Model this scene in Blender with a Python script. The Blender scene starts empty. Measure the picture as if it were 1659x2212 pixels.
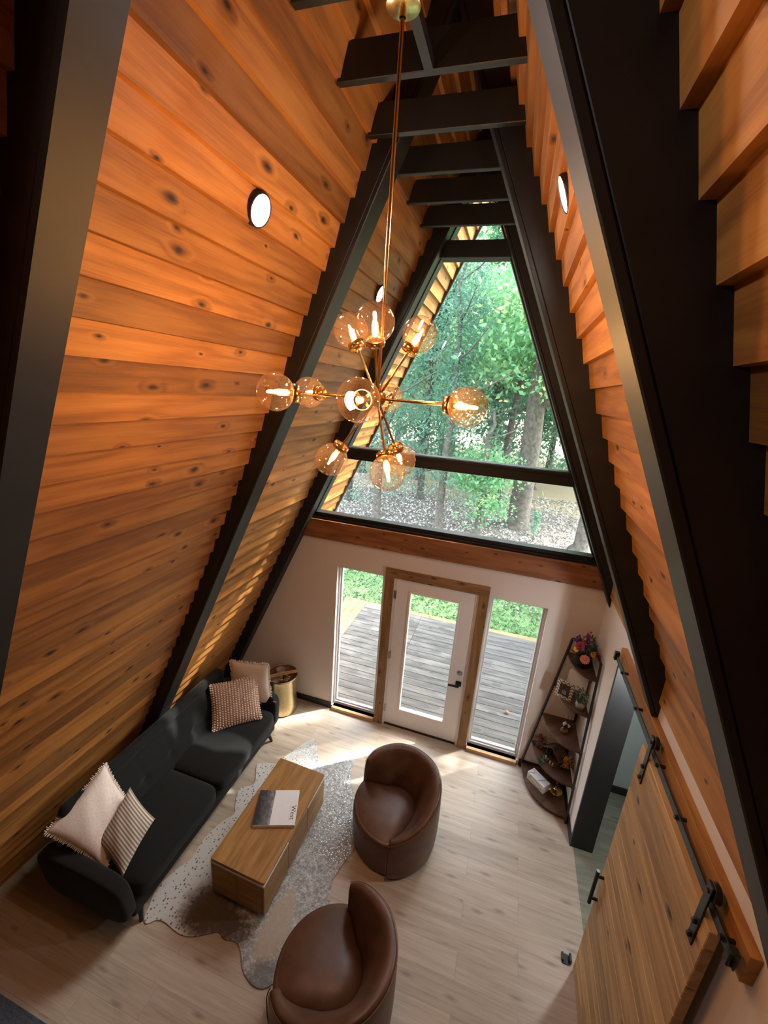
SUN, SKY, EXPO, LAMP, FILA = 16.0, 2.5, 0.0, 195, 1280
import bpy, bmesh, math, random
from mathutils import Vector, Matrix, Euler
R = random.Random(7)
PI = math.pi
SC = bpy.context.scene
COL = SC.collection

# ------------------------------------------------------------------ materials
MATS = {}
def newmat(name):
    m = bpy.data.materials.new(name); m.use_nodes = True
    nt = m.node_tree; nt.nodes.clear()
    out = nt.nodes.new('ShaderNodeOutputMaterial')
    return m, nt, out
def N(nt, t, **kw):
    n = nt.nodes.new(t)
    for k, v in kw.items():
        if k == 'inp':
            for kk, vv in v.items(): n.inputs[kk].default_value = vv
        else: setattr(n, k, v)
    return n
def ramp(nt, stops, fac=None, interp='LINEAR'):
    n = nt.nodes.new('ShaderNodeValToRGB'); cr = n.color_ramp; cr.interpolation = interp
    while len(cr.elements) < len(stops): cr.elements.new(0.5)
    for e, (p, c) in zip(cr.elements, stops):
        e.position = p; e.color = (c[0], c[1], c[2], 1)
    if fac is not None: nt.links.new(fac, n.inputs[0])
    return n
def mathn(nt, op, a, b=None, c=None, clamp=False):
    n = nt.nodes.new('ShaderNodeMath'); n.operation = op; n.use_clamp = clamp
    for i, v in enumerate((a, b, c)):
        if v is None: continue
        if isinstance(v, (int, float)): n.inputs[i].default_value = v
        else: nt.links.new(v, n.inputs[i])
    return n.outputs[0]
def mixc(nt, fac, a, b, mode='MIX'):
    n = nt.nodes.new('ShaderNodeMix'); n.data_type = 'RGBA'; n.blend_type = mode
    for sock, v in ((n.inputs[0], fac), (n.inputs[6], a), (n.inputs[7], b)):
        if isinstance(v, (int, float)): sock.default_value = v
        elif isinstance(v, (tuple, list)): sock.default_value = (v[0], v[1], v[2], 1)
        else: nt.links.new(v, sock)
    return n.outputs[2]
def mapped(nt, src, scale=(1, 1, 1), loc=(0, 0, 0), rot=(0, 0, 0)):
    mp = N(nt, 'ShaderNodeMapping'); mp.inputs['Scale'].default_value = scale
    mp.inputs['Location'].default_value = loc; mp.inputs['Rotation'].default_value = rot
    nt.links.new(src, mp.inputs[0]); return mp.outputs[0]
def bsdf(nt, out, color, rough=.5, metal=0., spec=.5, bump=None, bstr=.2, bdist=.01, sheen=0., coat=0.):
    b = N(nt, 'ShaderNodeBsdfPrincipled')
    for nm, v in (('Base Color', color), ('Roughness', rough), ('Metallic', metal), ('Specular IOR Level', spec), ('Sheen Weight', sheen), ('Coat Weight', coat)):
        if nm not in b.inputs: continue
        if isinstance(v, (int, float)): b.inputs[nm].default_value = v
        elif isinstance(v, (tuple, list)): b.inputs[nm].default_value = (v[0], v[1], v[2], 1)
        else: nt.links.new(v, b.inputs[nm])
    if bump is not None:
        bn = N(nt, 'ShaderNodeBump'); bn.inputs['Strength'].default_value = bstr; bn.inputs['Distance'].default_value = bdist
        nt.links.new(bump, bn.inputs['Height']); nt.links.new(bn.outputs[0], b.inputs['Normal'])
    nt.links.new(b.outputs[0], out.inputs[0]); return b
def noise(nt, vec, scale=5, detail=3, rough=.5, dist=0.):
    n = N(nt, 'ShaderNodeTexNoise'); n.inputs['Scale'].default_value = scale; n.inputs['Detail'].default_value = detail
    n.inputs['Roughness'].default_value = rough; n.inputs['Distortion'].default_value = dist
    if vec is not None: nt.links.new(vec, n.inputs['Vector'])
    return n.outputs[0]

def plain(name, color, rough=.5, metal=0., var=.12, vscale=30., bstr=.08, sheen=0., spec=.5, coat=0., bdist=.004):
    """a plain surface with a little tone noise and fine relief"""
    m, nt, out = newmat(name)
    tc = N(nt, 'ShaderNodeTexCoord')
    n = noise(nt, tc.outputs['Object'], vscale, 4, .6)
    c = ramp(nt, [(.3, [x*(1-var) for x in color]), (.7, [x*(1+var) for x in color])], n)
    bsdf(nt, out, c.outputs[0], rough, metal, spec, n, bstr, bdist, sheen, coat)
    MATS[name] = m; return m

def wood(name, light, mid, dark, knots=.5, rough=.55, gs=1., tintamt=.5, knot_col=(.03, .012, .006), spec=.35, bstr=.15, ring=.5, kscale=(3.2, 6.5), grey=None):
    m, nt, out = newmat(name)
    uv = N(nt, 'ShaderNodeUVMap'); uv.uv_map = 'UVMap'
    at = N(nt, 'ShaderNodeAttribute'); at.attribute_name = 'tint'
    U = uv.outputs[0]
    # knots first: they also bend the grain around them
    vk = N(nt, 'ShaderNodeTexVoronoi', voronoi_dimensions='2D'); vk.inputs['Scale'].default_value = 1.0
    wob = noise(nt, mapped(nt, U, (9, 30, 1)), 1, 2)
    addv = N(nt, 'ShaderNodeVectorMath', operation='MULTIPLY_ADD')
    nt.links.new(wob, addv.inputs[0]); addv.inputs[1].default_value = (.12, .12, 0); nt.links.new(mapped(nt, U, (kscale[0], kscale[1], 1)), addv.inputs[2])
    nt.links.new(addv.outputs[0], vk.inputs['Vector'])
    sel = N(nt, 'ShaderNodeSeparateColor'); nt.links.new(vk.outputs['Color'], sel.inputs[0])
    has = mathn(nt, 'LESS_THAN', sel.outputs[0], knots)
    size = mathn(nt, 'MULTIPLY_ADD', sel.outputs[1], .075, .035)
    kd = mathn(nt, 'DIVIDE', vk.outputs['Distance'], size)
    core = mathn(nt, 'MULTIPLY', mathn(nt, 'SUBTRACT', 1.35, kd, clamp=True), has, clamp=True)
    halo = mathn(nt, 'MULTIPLY', mathn(nt, 'MULTIPLY_ADD', kd, -.32, 1.0, clamp=True), has, clamp=True)
    # growth rings as stretched, wandering bands
    low = noise(nt, mapped(nt, U, (.9*gs, 7*gs, 1)), 1, 2, .5)
    ph = mathn(nt, 'MULTIPLY_ADD', halo, .35, low)
    bands = mathn(nt, 'SINE', mathn(nt, 'MULTIPLY', ph, 46*ring))
    fine = noise(nt, mapped(nt, U, (5*gs, 160*gs, 1)), 1, 3, .6)
    mid_n = noise(nt, mapped(nt, U, (1.6*gs, 22*gs, 1)), 1, 3, .6, .4)
    g = mathn(nt, 'MULTIPLY_ADD', bands, .12, mathn(nt, 'MULTIPLY_ADD', fine, .42, mathn(nt, 'MULTIPLY_ADD', mid_n, .50, .04)))
    c = ramp(nt, [(.18, dark), (.48, mid), (.8, light)], g)
    tn = mathn(nt, 'MULTIPLY_ADD', at.outputs['Fac'], tintamt, 1-tintamt*.55)
    c1 = mixc(nt, 1.0, c.outputs[0], (1, 1, 1), 'MULTIPLY')
    mm = N(nt, 'ShaderNodeVectorMath', operation='SCALE'); nt.links.new(c1, mm.inputs[0]); nt.links.new(tn, mm.inputs['Scale'])
    c2 = mixc(nt, mathn(nt, 'MULTIPLY', halo, .45), mm.outputs[0], [x*.55 for x in dark])
    c3 = mixc(nt, core, c2, knot_col)
    bsdf(nt, out, c3, rough, 0, spec, fine, bstr, .002)
    MATS[name] = m; return m

def emis(name, color, strength):
    m, nt, out = newmat(name)
    e = N(nt, 'ShaderNodeEmission'); e.inputs[0].default_value = (*color, 1); e.inputs[1].default_value = strength
    nt.links.new(e.outputs[0], out.inputs[0]); MATS[name] = m; return m
def glass(name, tint, ior=1.45, extra=0., rough=.0, gl=(1, 1, 1)):
    """thin glass: clear transmission plus Fresnel reflection"""
    m, nt, out = newmat(name)
    tr = N(nt, 'ShaderNodeBsdfTransparent'); tr.inputs[0].default_value = (*tint, 1)
    gs = N(nt, 'ShaderNodeBsdfGlossy'); gs.inputs['Roughness'].default_value = rough; gs.inputs[0].default_value = (*gl, 1)
    lw = N(nt, 'ShaderNodeLayerWeight'); lw.inputs[0].default_value = .5
    r0 = ((ior-1)/(ior+1))**2
    f = mathn(nt, 'MULTIPLY_ADD', mathn(nt, 'POWER', lw.outputs[1], 5.0), 1-r0, r0+extra, clamp=True)
    mx = N(nt, 'ShaderNodeMixShader'); nt.links.new(f, mx.inputs[0]); nt.links.new(tr.outputs[0], mx.inputs[1]); nt.links.new(gs.outputs[0], mx.inputs[2])
    nt.links.new(mx.outputs[0], out.inputs[0]); MATS[name] = m; return m

wood('cedar', (.47, .22, .056), (.355, .148, .035), (.18, .066, .017), knots=.42, tintamt=.7)
wood('cedar_trim', (.34, .145, .055), (.24, .092, .033), (.12, .046, .017), knots=.60, tintamt=.3, kscale=(4.2, 9))
wood('casing_wood', (.36, .205, .085), (.26, .135, .052), (.13, .062, .024), knots=.60, tintamt=.3, kscale=(4.2, 10))
wood('barn_wood', (.56, .36, .17), (.44, .26, .115), (.25, .13, .055), knots=.36, tintamt=.38)
wood('oak_veneer', (.42, .235, .088), (.32, .165, .056), (.19, .092, .03), knots=0, tintamt=.15, rough=.38, gs=1.6)
wood('shelf_wood', (.125, .066, .036), (.075, .038, .021), (.024, .013, .008), knots=.35, tintamt=.3, rough=.5)
wood('deck_grey', (.125, .117, .105), (.072, .068, .064), (.026, .025, .024), knots=.45, tintamt=.35, rough=.8, knot_col=(.05, .045, .04))
wood('deck_fresh', (.30, .185, .09), (.23, .135, .06), (.15, .08, .035), knots=.3, tintamt=.3, rough=.7)
wood('paddle_wood', (.50, .30, .14), (.38, .21, .09), (.22, .11, .05), knots=0, tintamt=.1)
wood('stable_wood', (.09, .045, .025), (.06, .028, .016), (.025, .012, .008), knots=.2, tintamt=.2)

def floor_mat(name, a, b, grain_dark, blue=None):
    m, nt, out = newmat(name)
    tc = N(nt, 'ShaderNodeTexCoord'); P = tc.outputs['Object']
    br = N(nt, 'ShaderNodeTexBrick'); br.offset = .37; br.offset_frequency = 2
    br.inputs['Scale'].default_value = 1; br.inputs['Brick Width'].default_value = 1.22; br.inputs['Row Height'].default_value = .18
    br.inputs['Mortar Size'].default_value = .0016; br.inputs['Mortar Smooth'].default_value = .3; br.inputs['Bias'].default_value = 0
    br.inputs['Color1'].default_value = (0, 0, 0, 1); br.inputs['Color2'].default_value = (1, 1, 1, 1); br.inputs['Mortar'].default_value = (.5, .5, .5, 1)
    nt.links.new(P, br.inputs['Vector'])
    off = N(nt, 'ShaderNodeVectorMath', operation='MULTIPLY_ADD')
    nt.links.new(br.outputs['Color'], off.inputs[0]); off.inputs[1].default_value = (7.3, 3.1, 0); nt.links.new(P, off.inputs[2])
    g1 = noise(nt, mapped(nt, off.outputs[0], (1.3, 20, 1)), 1, 4, .62, .6)
    g2 = noise(nt, mapped(nt, off.outputs[0], (4, 110, 1)), 1, 3, .6)
    g = mathn(nt, 'MULTIPLY_ADD', g2, .4, mathn(nt, 'MULTIPLY', g1, .75))
    c = ramp(nt, [(.3, grain_dark), (.5, a), (.78, b)], g)
    tone = mathn(nt, 'MULTIPLY_ADD', br.outputs['Color'], .20, .88)
    sc = N(nt, 'ShaderNodeVectorMath', operation='SCALE'); nt.links.new(c.outputs[0], sc.inputs[0]); nt.links.new(tone, sc.inputs['Scale'])
    vk = N(nt, 'ShaderNodeTexVoronoi', voronoi_dimensions='2D'); vk.inputs['Scale'].default_value = 1
    nt.links.new(mapped(nt, off.outputs[0], (1.6, 5.5, 1)), vk.inputs['Vector'])
    k = mathn(nt, 'MULTIPLY', mathn(nt, 'MULTIPLY_ADD', vk.outputs['Distance'], -9, 1, clamp=True), .55)
    c2 = mixc(nt, k, sc.outputs[0], [x*.4 for x in grain_dark])
    c3 = mixc(nt, mathn(nt, 'MULTIPLY', br.outputs['Fac'], .3), c2, [x*.3 for x in grain_dark])
    bsdf(nt, out, c3, .42, 0, .4, g2, .06, .002)
    MATS[name] = m; return m
floor_mat('floor_oak', (.43, .35, .275), (.56, .47, .385), (.28, .21, .155))
floor_mat('floor_side_room', (.20, .20, .155), (.29, .29, .225), (.12, .115, .085))  # green cast of the side room's light mixed into the plank colour

plain('white_wall', (.70, .62, .575), .85, var=.02, vscale=60, bstr=.25, bdist=.003)
plain('white_paint', (.78, .74, .72), .45, var=.02, vscale=20, bstr=.02)
plain('vinyl_white', (.62, .62, .64), .35, var=.02)
plain('side_wall', (.42, .475, .455), .8, var=.03, vscale=40)  # cool daylight cast mixed into the side room's wall colour
plain('black_paint', (.0095, .009, .009), .5, var=.3, vscale=7, bstr=.12, spec=.4)
plain('black_trim', (.012, .011, .011), .5, var=.2, vscale=20)
plain('black_metal', (.016, .015, .015), .42, metal=.3, var=.3, vscale=60, bstr=.1)
plain('dark_gap', (.006, .005, .005), .8)
plain('brass', (.62, .40, .14), .22, metal=1, var=.08, vscale=80, bstr=.02)
plain('brass_bright', (.74, .60, .26), .28, metal=1, var=.08, vscale=60, bstr=.02)
plain('gold_hammered', (.56, .46, .26), .33, metal=1, var=.15, vscale=40, bstr=.3, bdist=.003)
plain('gold_inside', (.26, .14, .07), .5, metal=.3, var=.2)
plain('leather', (.098, .042, .022), .40, var=.28, vscale=9, bstr=.10, spec=.5)
plain('leather_stitch', (.20, .095, .045), .5, var=.2)
plain('sofa_fabric', (.0085, .0081, .0082), .95, var=.35, vscale=220, bstr=.3, sheen=.06, bdist=.002, spec=.2)
plain('dark_leg', (.012, .010, .009), .4)
plain('white_strip', (.72, .68, .66), .4, var=.03)
plain('cream_fabric', (.72, .62, .56), .95, var=.12, vscale=70, bstr=.5, sheen=.3)
plain('fringe_fabric', (.76, .66, .60), .95, var=.1)
plain('knit_fabric', (.40, .27, .205), .95, var=.15, vscale=50, bstr=.4)
plain('knit_bobble', (.56, .42, .34), .95, var=.15)
plain('peach_fabric', (.50, .25, .20), .95)
plain('ceramic_white', (.70, .66, .63), .35, var=.04)
plain('ceramic_grey', (.34, .32, .29), .6, var=.1)
plain('pot_black', (.007, .007, .006), .8, spec=.2, bstr=.3, vscale=50)
plain('leaf_green', (.035, .085, .035), .6, var=.4, vscale=20)
plain('leaf_sage', (.10, .13, .075), .7, var=.4, vscale=30)
plain('petal_pink', (.72, .22, .25), .6); plain('petal_magenta', (.42, .03, .13), .6); plain('petal_yellow', (.70, .38, .02), .6)
plain('petal_purple', (.10, .02, .16), .6); plain('petal_violet', (.20, .03, .14), .6); plain('petal_blue', (.18, .20, .36), .6)
plain('petal_red', (.22, .035, .025), .7, var=.4, vscale=60); plain('flower_eye', (.75, .42, .06), .7)
plain('petal_orange', (.50, .20, .02), .6)
plain('paper_white', (.74, .73, .76), .5, var=.02); plain('ink', (.03, .035, .05), .6)
plain('blue_rug', (.060, .078, .112), .95, var=.5, vscale=90, bstr=.6, sheen=.3, bdist=.01)
plain('blue_cloth', (.03, .04, .11), .9, var=.3); plain('white_cloth', (.6, .62, .66), .9)
plain('steel', (.42, .41, .39), .3, metal=1); plain('bark', (.115, .098, .080), .9, var=.5, vscale=9, bstr=.8, bdist=.03)
plain('bark_dark', (.075, .062, .052), .9, var=.5, vscale=12, bstr=.8, bdist=.03)
plain('loft_floor', (.22, .14, .08), .6); plain('cone_brown', (.20, .12, .07), .8)
plain('black_bead', (.02, .018, .016), .4); plain('gold_bead', (.40, .26, .08), .4, metal=.6); plain('shell_white', (.5, .46, .40), .6)

glass('pane_glass', (.97, .985, .975), 1.45)
glass('bottle_glass', (.80, .72, .62), 1.45, .05)
def tinted(name, face, edge, veil, vw, rough=.0):
    m, nt, out = newmat(name); lw = N(nt, 'ShaderNodeLayerWeight'); lw.inputs[0].default_value = .5
    f = mathn(nt, 'POWER', lw.outputs[1], 2.5)
    tr = N(nt, 'ShaderNodeBsdfTransparent'); nt.links.new(mixc(nt, f, face, edge), tr.inputs[0])
    tl = N(nt, 'ShaderNodeBsdfTranslucent'); tl.inputs[0].default_value = (*veil, 1)
    gs = N(nt, 'ShaderNodeBsdfGlossy'); gs.inputs['Roughness'].default_value = rough; gs.inputs[0].default_value = (1, .9, .8, 1)
    m1 = N(nt, 'ShaderNodeMixShader'); m1.inputs[0].default_value = vw; nt.links.new(tr.outputs[0], m1.inputs[1]); nt.links.new(tl.outputs[0], m1.inputs[2])
    m2 = N(nt, 'ShaderNodeMixShader'); nt.links.new(mathn(nt, 'MULTIPLY_ADD', mathn(nt, 'POWER', lw.outputs[1], 5.0), .93, .06, clamp=True), m2.inputs[0]); nt.links.new(m1.outputs[0], m2.inputs[1]); nt.links.new(gs.outputs[0], m2.inputs[2])
    nt.links.new(m2.outputs[0], out.inputs[0]); MATS[name] = m
tinted('globe_glass', (.97, .895, .84), (.84, .60, .47), (.9, .62, .48), .010)
tinted('bulb_glass', (1, .74, .42), (.9, .5, .2), (1, .5, .15), .05)
emis('lamp_disc', (1.0, .95, .90), LAMP)
emis('side_fill', (.93, .98, 1.0), 650)  # glow of the lamp added in the side room
emis('filament', (1.0, .70, .42), FILA)
# ---------------------------------------------------------- patterned materials
def m_hide():
    m, nt, out = newmat('cowhide'); tc = N(nt, 'ShaderNodeTexCoord'); P = tc.outputs['Object']
    sx = N(nt, 'ShaderNodeSeparateXYZ'); nt.links.new(P, sx.inputs[0]); x, y = sx.outputs[0], sx.outputs[1]
    nz = noise(nt, P, 3.2, 3, .6); fine = noise(nt, mapped(nt, P, (60, 170, 60)), 1, 3, .7); mott = noise(nt, P, 34, 3, .7)
    # grey back stripe running the length of the hide, pale belly on the sofa side
    xx = mathn(nt, 'MULTIPLY_ADD', nz, .75, mathn(nt, 'ADD', x, -.375))
    back = N(nt, 'ShaderNodeMapRange'); back.inputs[1].default_value = -1.26; back.inputs[2].default_value = -1.0; nt.links.new(xx, back.inputs[0])
    pale = (.58, .57, .55)
    vor = N(nt, 'ShaderNodeTexVoronoi', voronoi_dimensions='2D'); vor.inputs['Scale'].default_value = 40; nt.links.new(P, vor.inputs['Vector'])
    sc = N(nt, 'ShaderNodeSeparateColor'); nt.links.new(vor.outputs['Color'], sc.inputs[0])
    spot = mathn(nt, 'MULTIPLY', mathn(nt, 'LESS_THAN', vor.outputs['Distance'], mathn(nt, 'MULTIPLY_ADD', sc.outputs[1], .2, .13)), mathn(nt, 'LESS_THAN', sc.outputs[0], .42))
    belly = mixc(nt, mathn(nt, 'MULTIPLY', spot, .85), pale, (.055, .05, .048))
    grey = ramp(nt, [(.3, (.10, .10, .10)), (.5, (.30, .30, .30)), (.66, (.62, .63, .63))], mathn(nt, 'MULTIPLY_ADD', fine, .5, mathn(nt, 'MULTIPLY', mott, .55)))
    c = mixc(nt, back.outputs[0], belly, grey.outputs[0])
    def blob(cx, cy, rx, ry, a, col, prev):
        dx = mathn(nt, 'DIVIDE', mathn(nt, 'SUBTRACT', x, cx), rx); dy = mathn(nt, 'DIVIDE', mathn(nt, 'SUBTRACT', y, cy), ry)
        d = mathn(nt, 'ADD', mathn(nt, 'MULTIPLY', dx, dx), mathn(nt, 'MULTIPLY', dy, dy))
        d = mathn(nt, 'ADD', d, mathn(nt, 'MULTIPLY_ADD', nz, 1.8, -.9)); d = mathn(nt, 'ADD', d, mathn(nt, 'MULTIPLY_ADD', mott, 1.2, -.6))
        f = mathn(nt, 'MULTIPLY', mathn(nt, 'MULTIPLY_ADD', d, -1.2, 1.6, clamp=True), a)
        return mixc(nt, f, prev, col)
    c = blob(-1.12, -2.42, .30, .17, .95, (.085, .058, .042), c)
    c = blob(-.62, -2.30, .10, .30, .9, (.42, .34, .27), c)
    c = blob(-.55, -2.62, .12, .12, .7, (.11, .10, .095), c)
    # metallic flecks
    v2 = N(nt, 'ShaderNodeTexVoronoi', voronoi_dimensions='2D'); v2.inputs['Scale'].default_value = 120; nt.links.new(P, v2.inputs['Vector'])
    s2 = N(nt, 'ShaderNodeSeparateColor'); nt.links.new(v2.outputs['Color'], s2.inputs[0])
    far = N(nt, 'ShaderNodeMapRange'); far.inputs[1].default_value = -2.35; far.inputs[2].default_value = -1.7; nt.links.new(y, far.inputs[0])
    fl = mathn(nt, 'MULTIPLY', mathn(nt, 'MULTIPLY', mathn(nt, 'LESS_THAN', v2.outputs['Distance'], .3), mathn(nt, 'LESS_THAN', s2.outputs[0], .16)), mathn(nt, 'MULTIPLY', back.outputs[0], far.outputs[0]))
    c = mixc(nt, fl, c, (.85, .86, .86))
    b = bsdf(nt, out, c, .6, 0, .4, fine, .5, .004, .2)
    rr = mathn(nt, 'MULTIPLY_ADD', fl, -.4, .65); nt.links.new(rr, b.inputs['Roughness']); nt.links.new(mathn(nt, 'MULTIPLY', fl, .8), b.inputs['Metallic'])
    MATS['cowhide'] = m
m_hide()
def m_stripes():
    m, nt, out = newmat('striped_fabric'); uv = N(nt, 'ShaderNodeUVMap'); uv.uv_map = 'UVMap'
    s = N(nt, 'ShaderNodeSeparateXYZ'); nt.links.new(uv.outputs[0], s.inputs[0])
    f = mathn(nt, 'FRACT', mathn(nt, 'MULTIPLY', s.outputs[1], 17))
    c = ramp(nt, [(0, (.60, .54, .49)), (.44, (.60, .54, .49)), (.5, (.22, .16, .115)), (.94, (.25, .185, .135)), (1, (.6, .54, .49))], f)
    nz = noise(nt, mapped(nt, uv.outputs[0], (150, 150, 1)), 1, 2)
    bsdf(nt, out, c.outputs[0], .95, 0, .2, nz, .4, .003, .2); MATS['striped_fabric'] = m
m_stripes()
def m_chevron():
    m, nt, out = newmat('chevron'); uv = N(nt, 'ShaderNodeUVMap'); uv.uv_map = 'UVMap'
    s = N(nt, 'ShaderNodeSeparateXYZ'); nt.links.new(uv.outputs[0], s.inputs[0])
    z = mathn(nt, 'ABSOLUTE', mathn(nt, 'SUBTRACT', mathn(nt, 'FRACT', mathn(nt, 'MULTIPLY', s.outputs[0], 21)), .5))
    f = mathn(nt, 'FRACT', mathn(nt, 'MULTIPLY_ADD', s.outputs[1], 30, mathn(nt, 'MULTIPLY', z, 1.6)))
    c = ramp(nt, [(0, (.62, .55, .46)), (.5, (.17, .095, .05))], f, 'CONSTANT')
    bsdf(nt, out, c.outputs[0], .5); MATS['chevron'] = m
m_chevron()
def m_photo():
    m, nt, out = newmat('photo_print'); uv = N(nt, 'ShaderNodeUVMap'); uv.uv_map = 'UVMap'
    n = noise(nt, mapped(nt, uv.outputs[0], (30, 30, 1)), 1, 3)
    c = ramp(nt, [(.3, (.02, .016, .012)), (.6, (.07, .055, .035)), (.8, (.10, .11, .06))], n)
    bsdf(nt, out, c.outputs[0], .25); MATS['photo_print'] = m
m_photo()
def m_book():
    m, nt, out = newmat('book_photo'); uv = N(nt, 'ShaderNodeUVMap'); uv.uv_map = 'UVMap'
    n1 = noise(nt, mapped(nt, uv.outputs[0], (60, 9, 1)), 1, 5, .7, .8); n2 = noise(nt, mapped(nt, uv.outputs[0], (26, 22, 1)), 1, 4, .7)
    s = N(nt, 'ShaderNodeSeparateXYZ'); nt.links.new(uv.outputs[0], s.inputs[0])
    # u runs from the foreground of the picture (0) to its pale sky (0.14)
    v = mathn(nt, 'MULTIPLY_ADD', s.outputs[0], 2.6, mathn(nt, 'MULTIPLY_ADD', n1, .55, mathn(nt, 'MULTIPLY_ADD', n2, .7, -.62)))
    c = ramp(nt, [(.05, (.02, .022, .026)), (.3, (.12, .12, .135)), (.5, (.34, .34, .38)), (.62, (.20, .20, .24)), (.72, (.62, .61, .66))], v)
    bsdf(nt, out, c.outputs[0], .35); MATS['book_photo'] = m
m_book()
def m_leaf(name, stops, trans=.5, tcol=None):
    m, nt, out = newmat(name); at = N(nt, 'ShaderNodeAttribute'); at.attribute_name = 'tint'
    c = ramp(nt, stops, at.outputs['Fac'])
    d = N(nt, 'ShaderNodeBsdfDiffuse'); t = N(nt, 'ShaderNodeBsdfTranslucent'); mx = N(nt, 'ShaderNodeMixShader'); mx.inputs[0].default_value = trans
    nt.links.new(c.outputs[0], d.inputs[0]); nt.links.new(c.outputs[0], t.inputs[0]); nt.links.new(d.outputs[0], mx.inputs[1]); nt.links.new(t.outputs[0], mx.inputs[2])
    nt.links.new(mx.outputs[0], out.inputs[0]); MATS[name] = m
m_leaf('leaves_oak', [(0, (.13, .30, .17)), (.5, (.25, .48, .25)), (.85, (.42, .62, .28)), (1, (.62, .70, .28))])
m_leaf('leaves_cedar', [(0, (.09, .19, .15)), (.6, (.17, .31, .23)), (1, (.30, .43, .29))])
m_leaf('grass_blades', [(0, (.05, .115, .055)), (.6, (.11, .20, .09)), (1, (.26, .32, .17))], .35)
m_leaf('leaf_litter', [(0, (.20, .175, .15)), (.5, (.42, .395, .36)), (1, (.72, .70, .67))], .15)
def m_ground():
    m, nt, out = newmat('ground'); tc = N(nt, 'ShaderNodeTexCoord'); P = tc.outputs['Object']
    s = N(nt, 'ShaderNodeSeparateXYZ'); nt.links.new(P, s.inputs[0]); n = noise(nt, P, .9, 4, .6); f = noise(nt, P, 26, 4, .7)
    g = ramp(nt, [(.3, (.07, .15, .06)), (.7, (.17, .26, .11))], f)
    l = ramp(nt, [(.35, (.07, .058, .046)), (.5, (.16, .14, .12)), (.66, (.34, .31, .28))], f)
    t = ramp(nt, [(.3, (.38, .28, .18)), (.7, (.50, .39, .27))], f)
    k = N(nt, 'ShaderNodeMapRange'); k.inputs[1].default_value = 5.2; k.inputs[2].default_value = 6.8
    nt.links.new(mathn(nt, 'MULTIPLY_ADD', n, 2.4, mathn(nt, 'SUBTRACT', s.outputs[1], 1.2)), k.inputs[0])
    c = mixc(nt, k.outputs[0], g.outputs[0], l.outputs[0])
    k2 = N(nt, 'ShaderNodeMapRange'); k2.inputs[1].default_value = 13.5; k2.inputs[2].default_value = 15
    nt.links.new(mathn(nt, 'MULTIPLY_ADD', n, 2.4, mathn(nt, 'SUBTRACT', s.outputs[1], 1.2)), k2.inputs[0])
    bsdf(nt, out, mixc(nt, k2.outputs[0], c, t.outputs[0]), .95, 0, .1, f, .6, .02); MATS['ground'] = m
m_ground()

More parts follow.
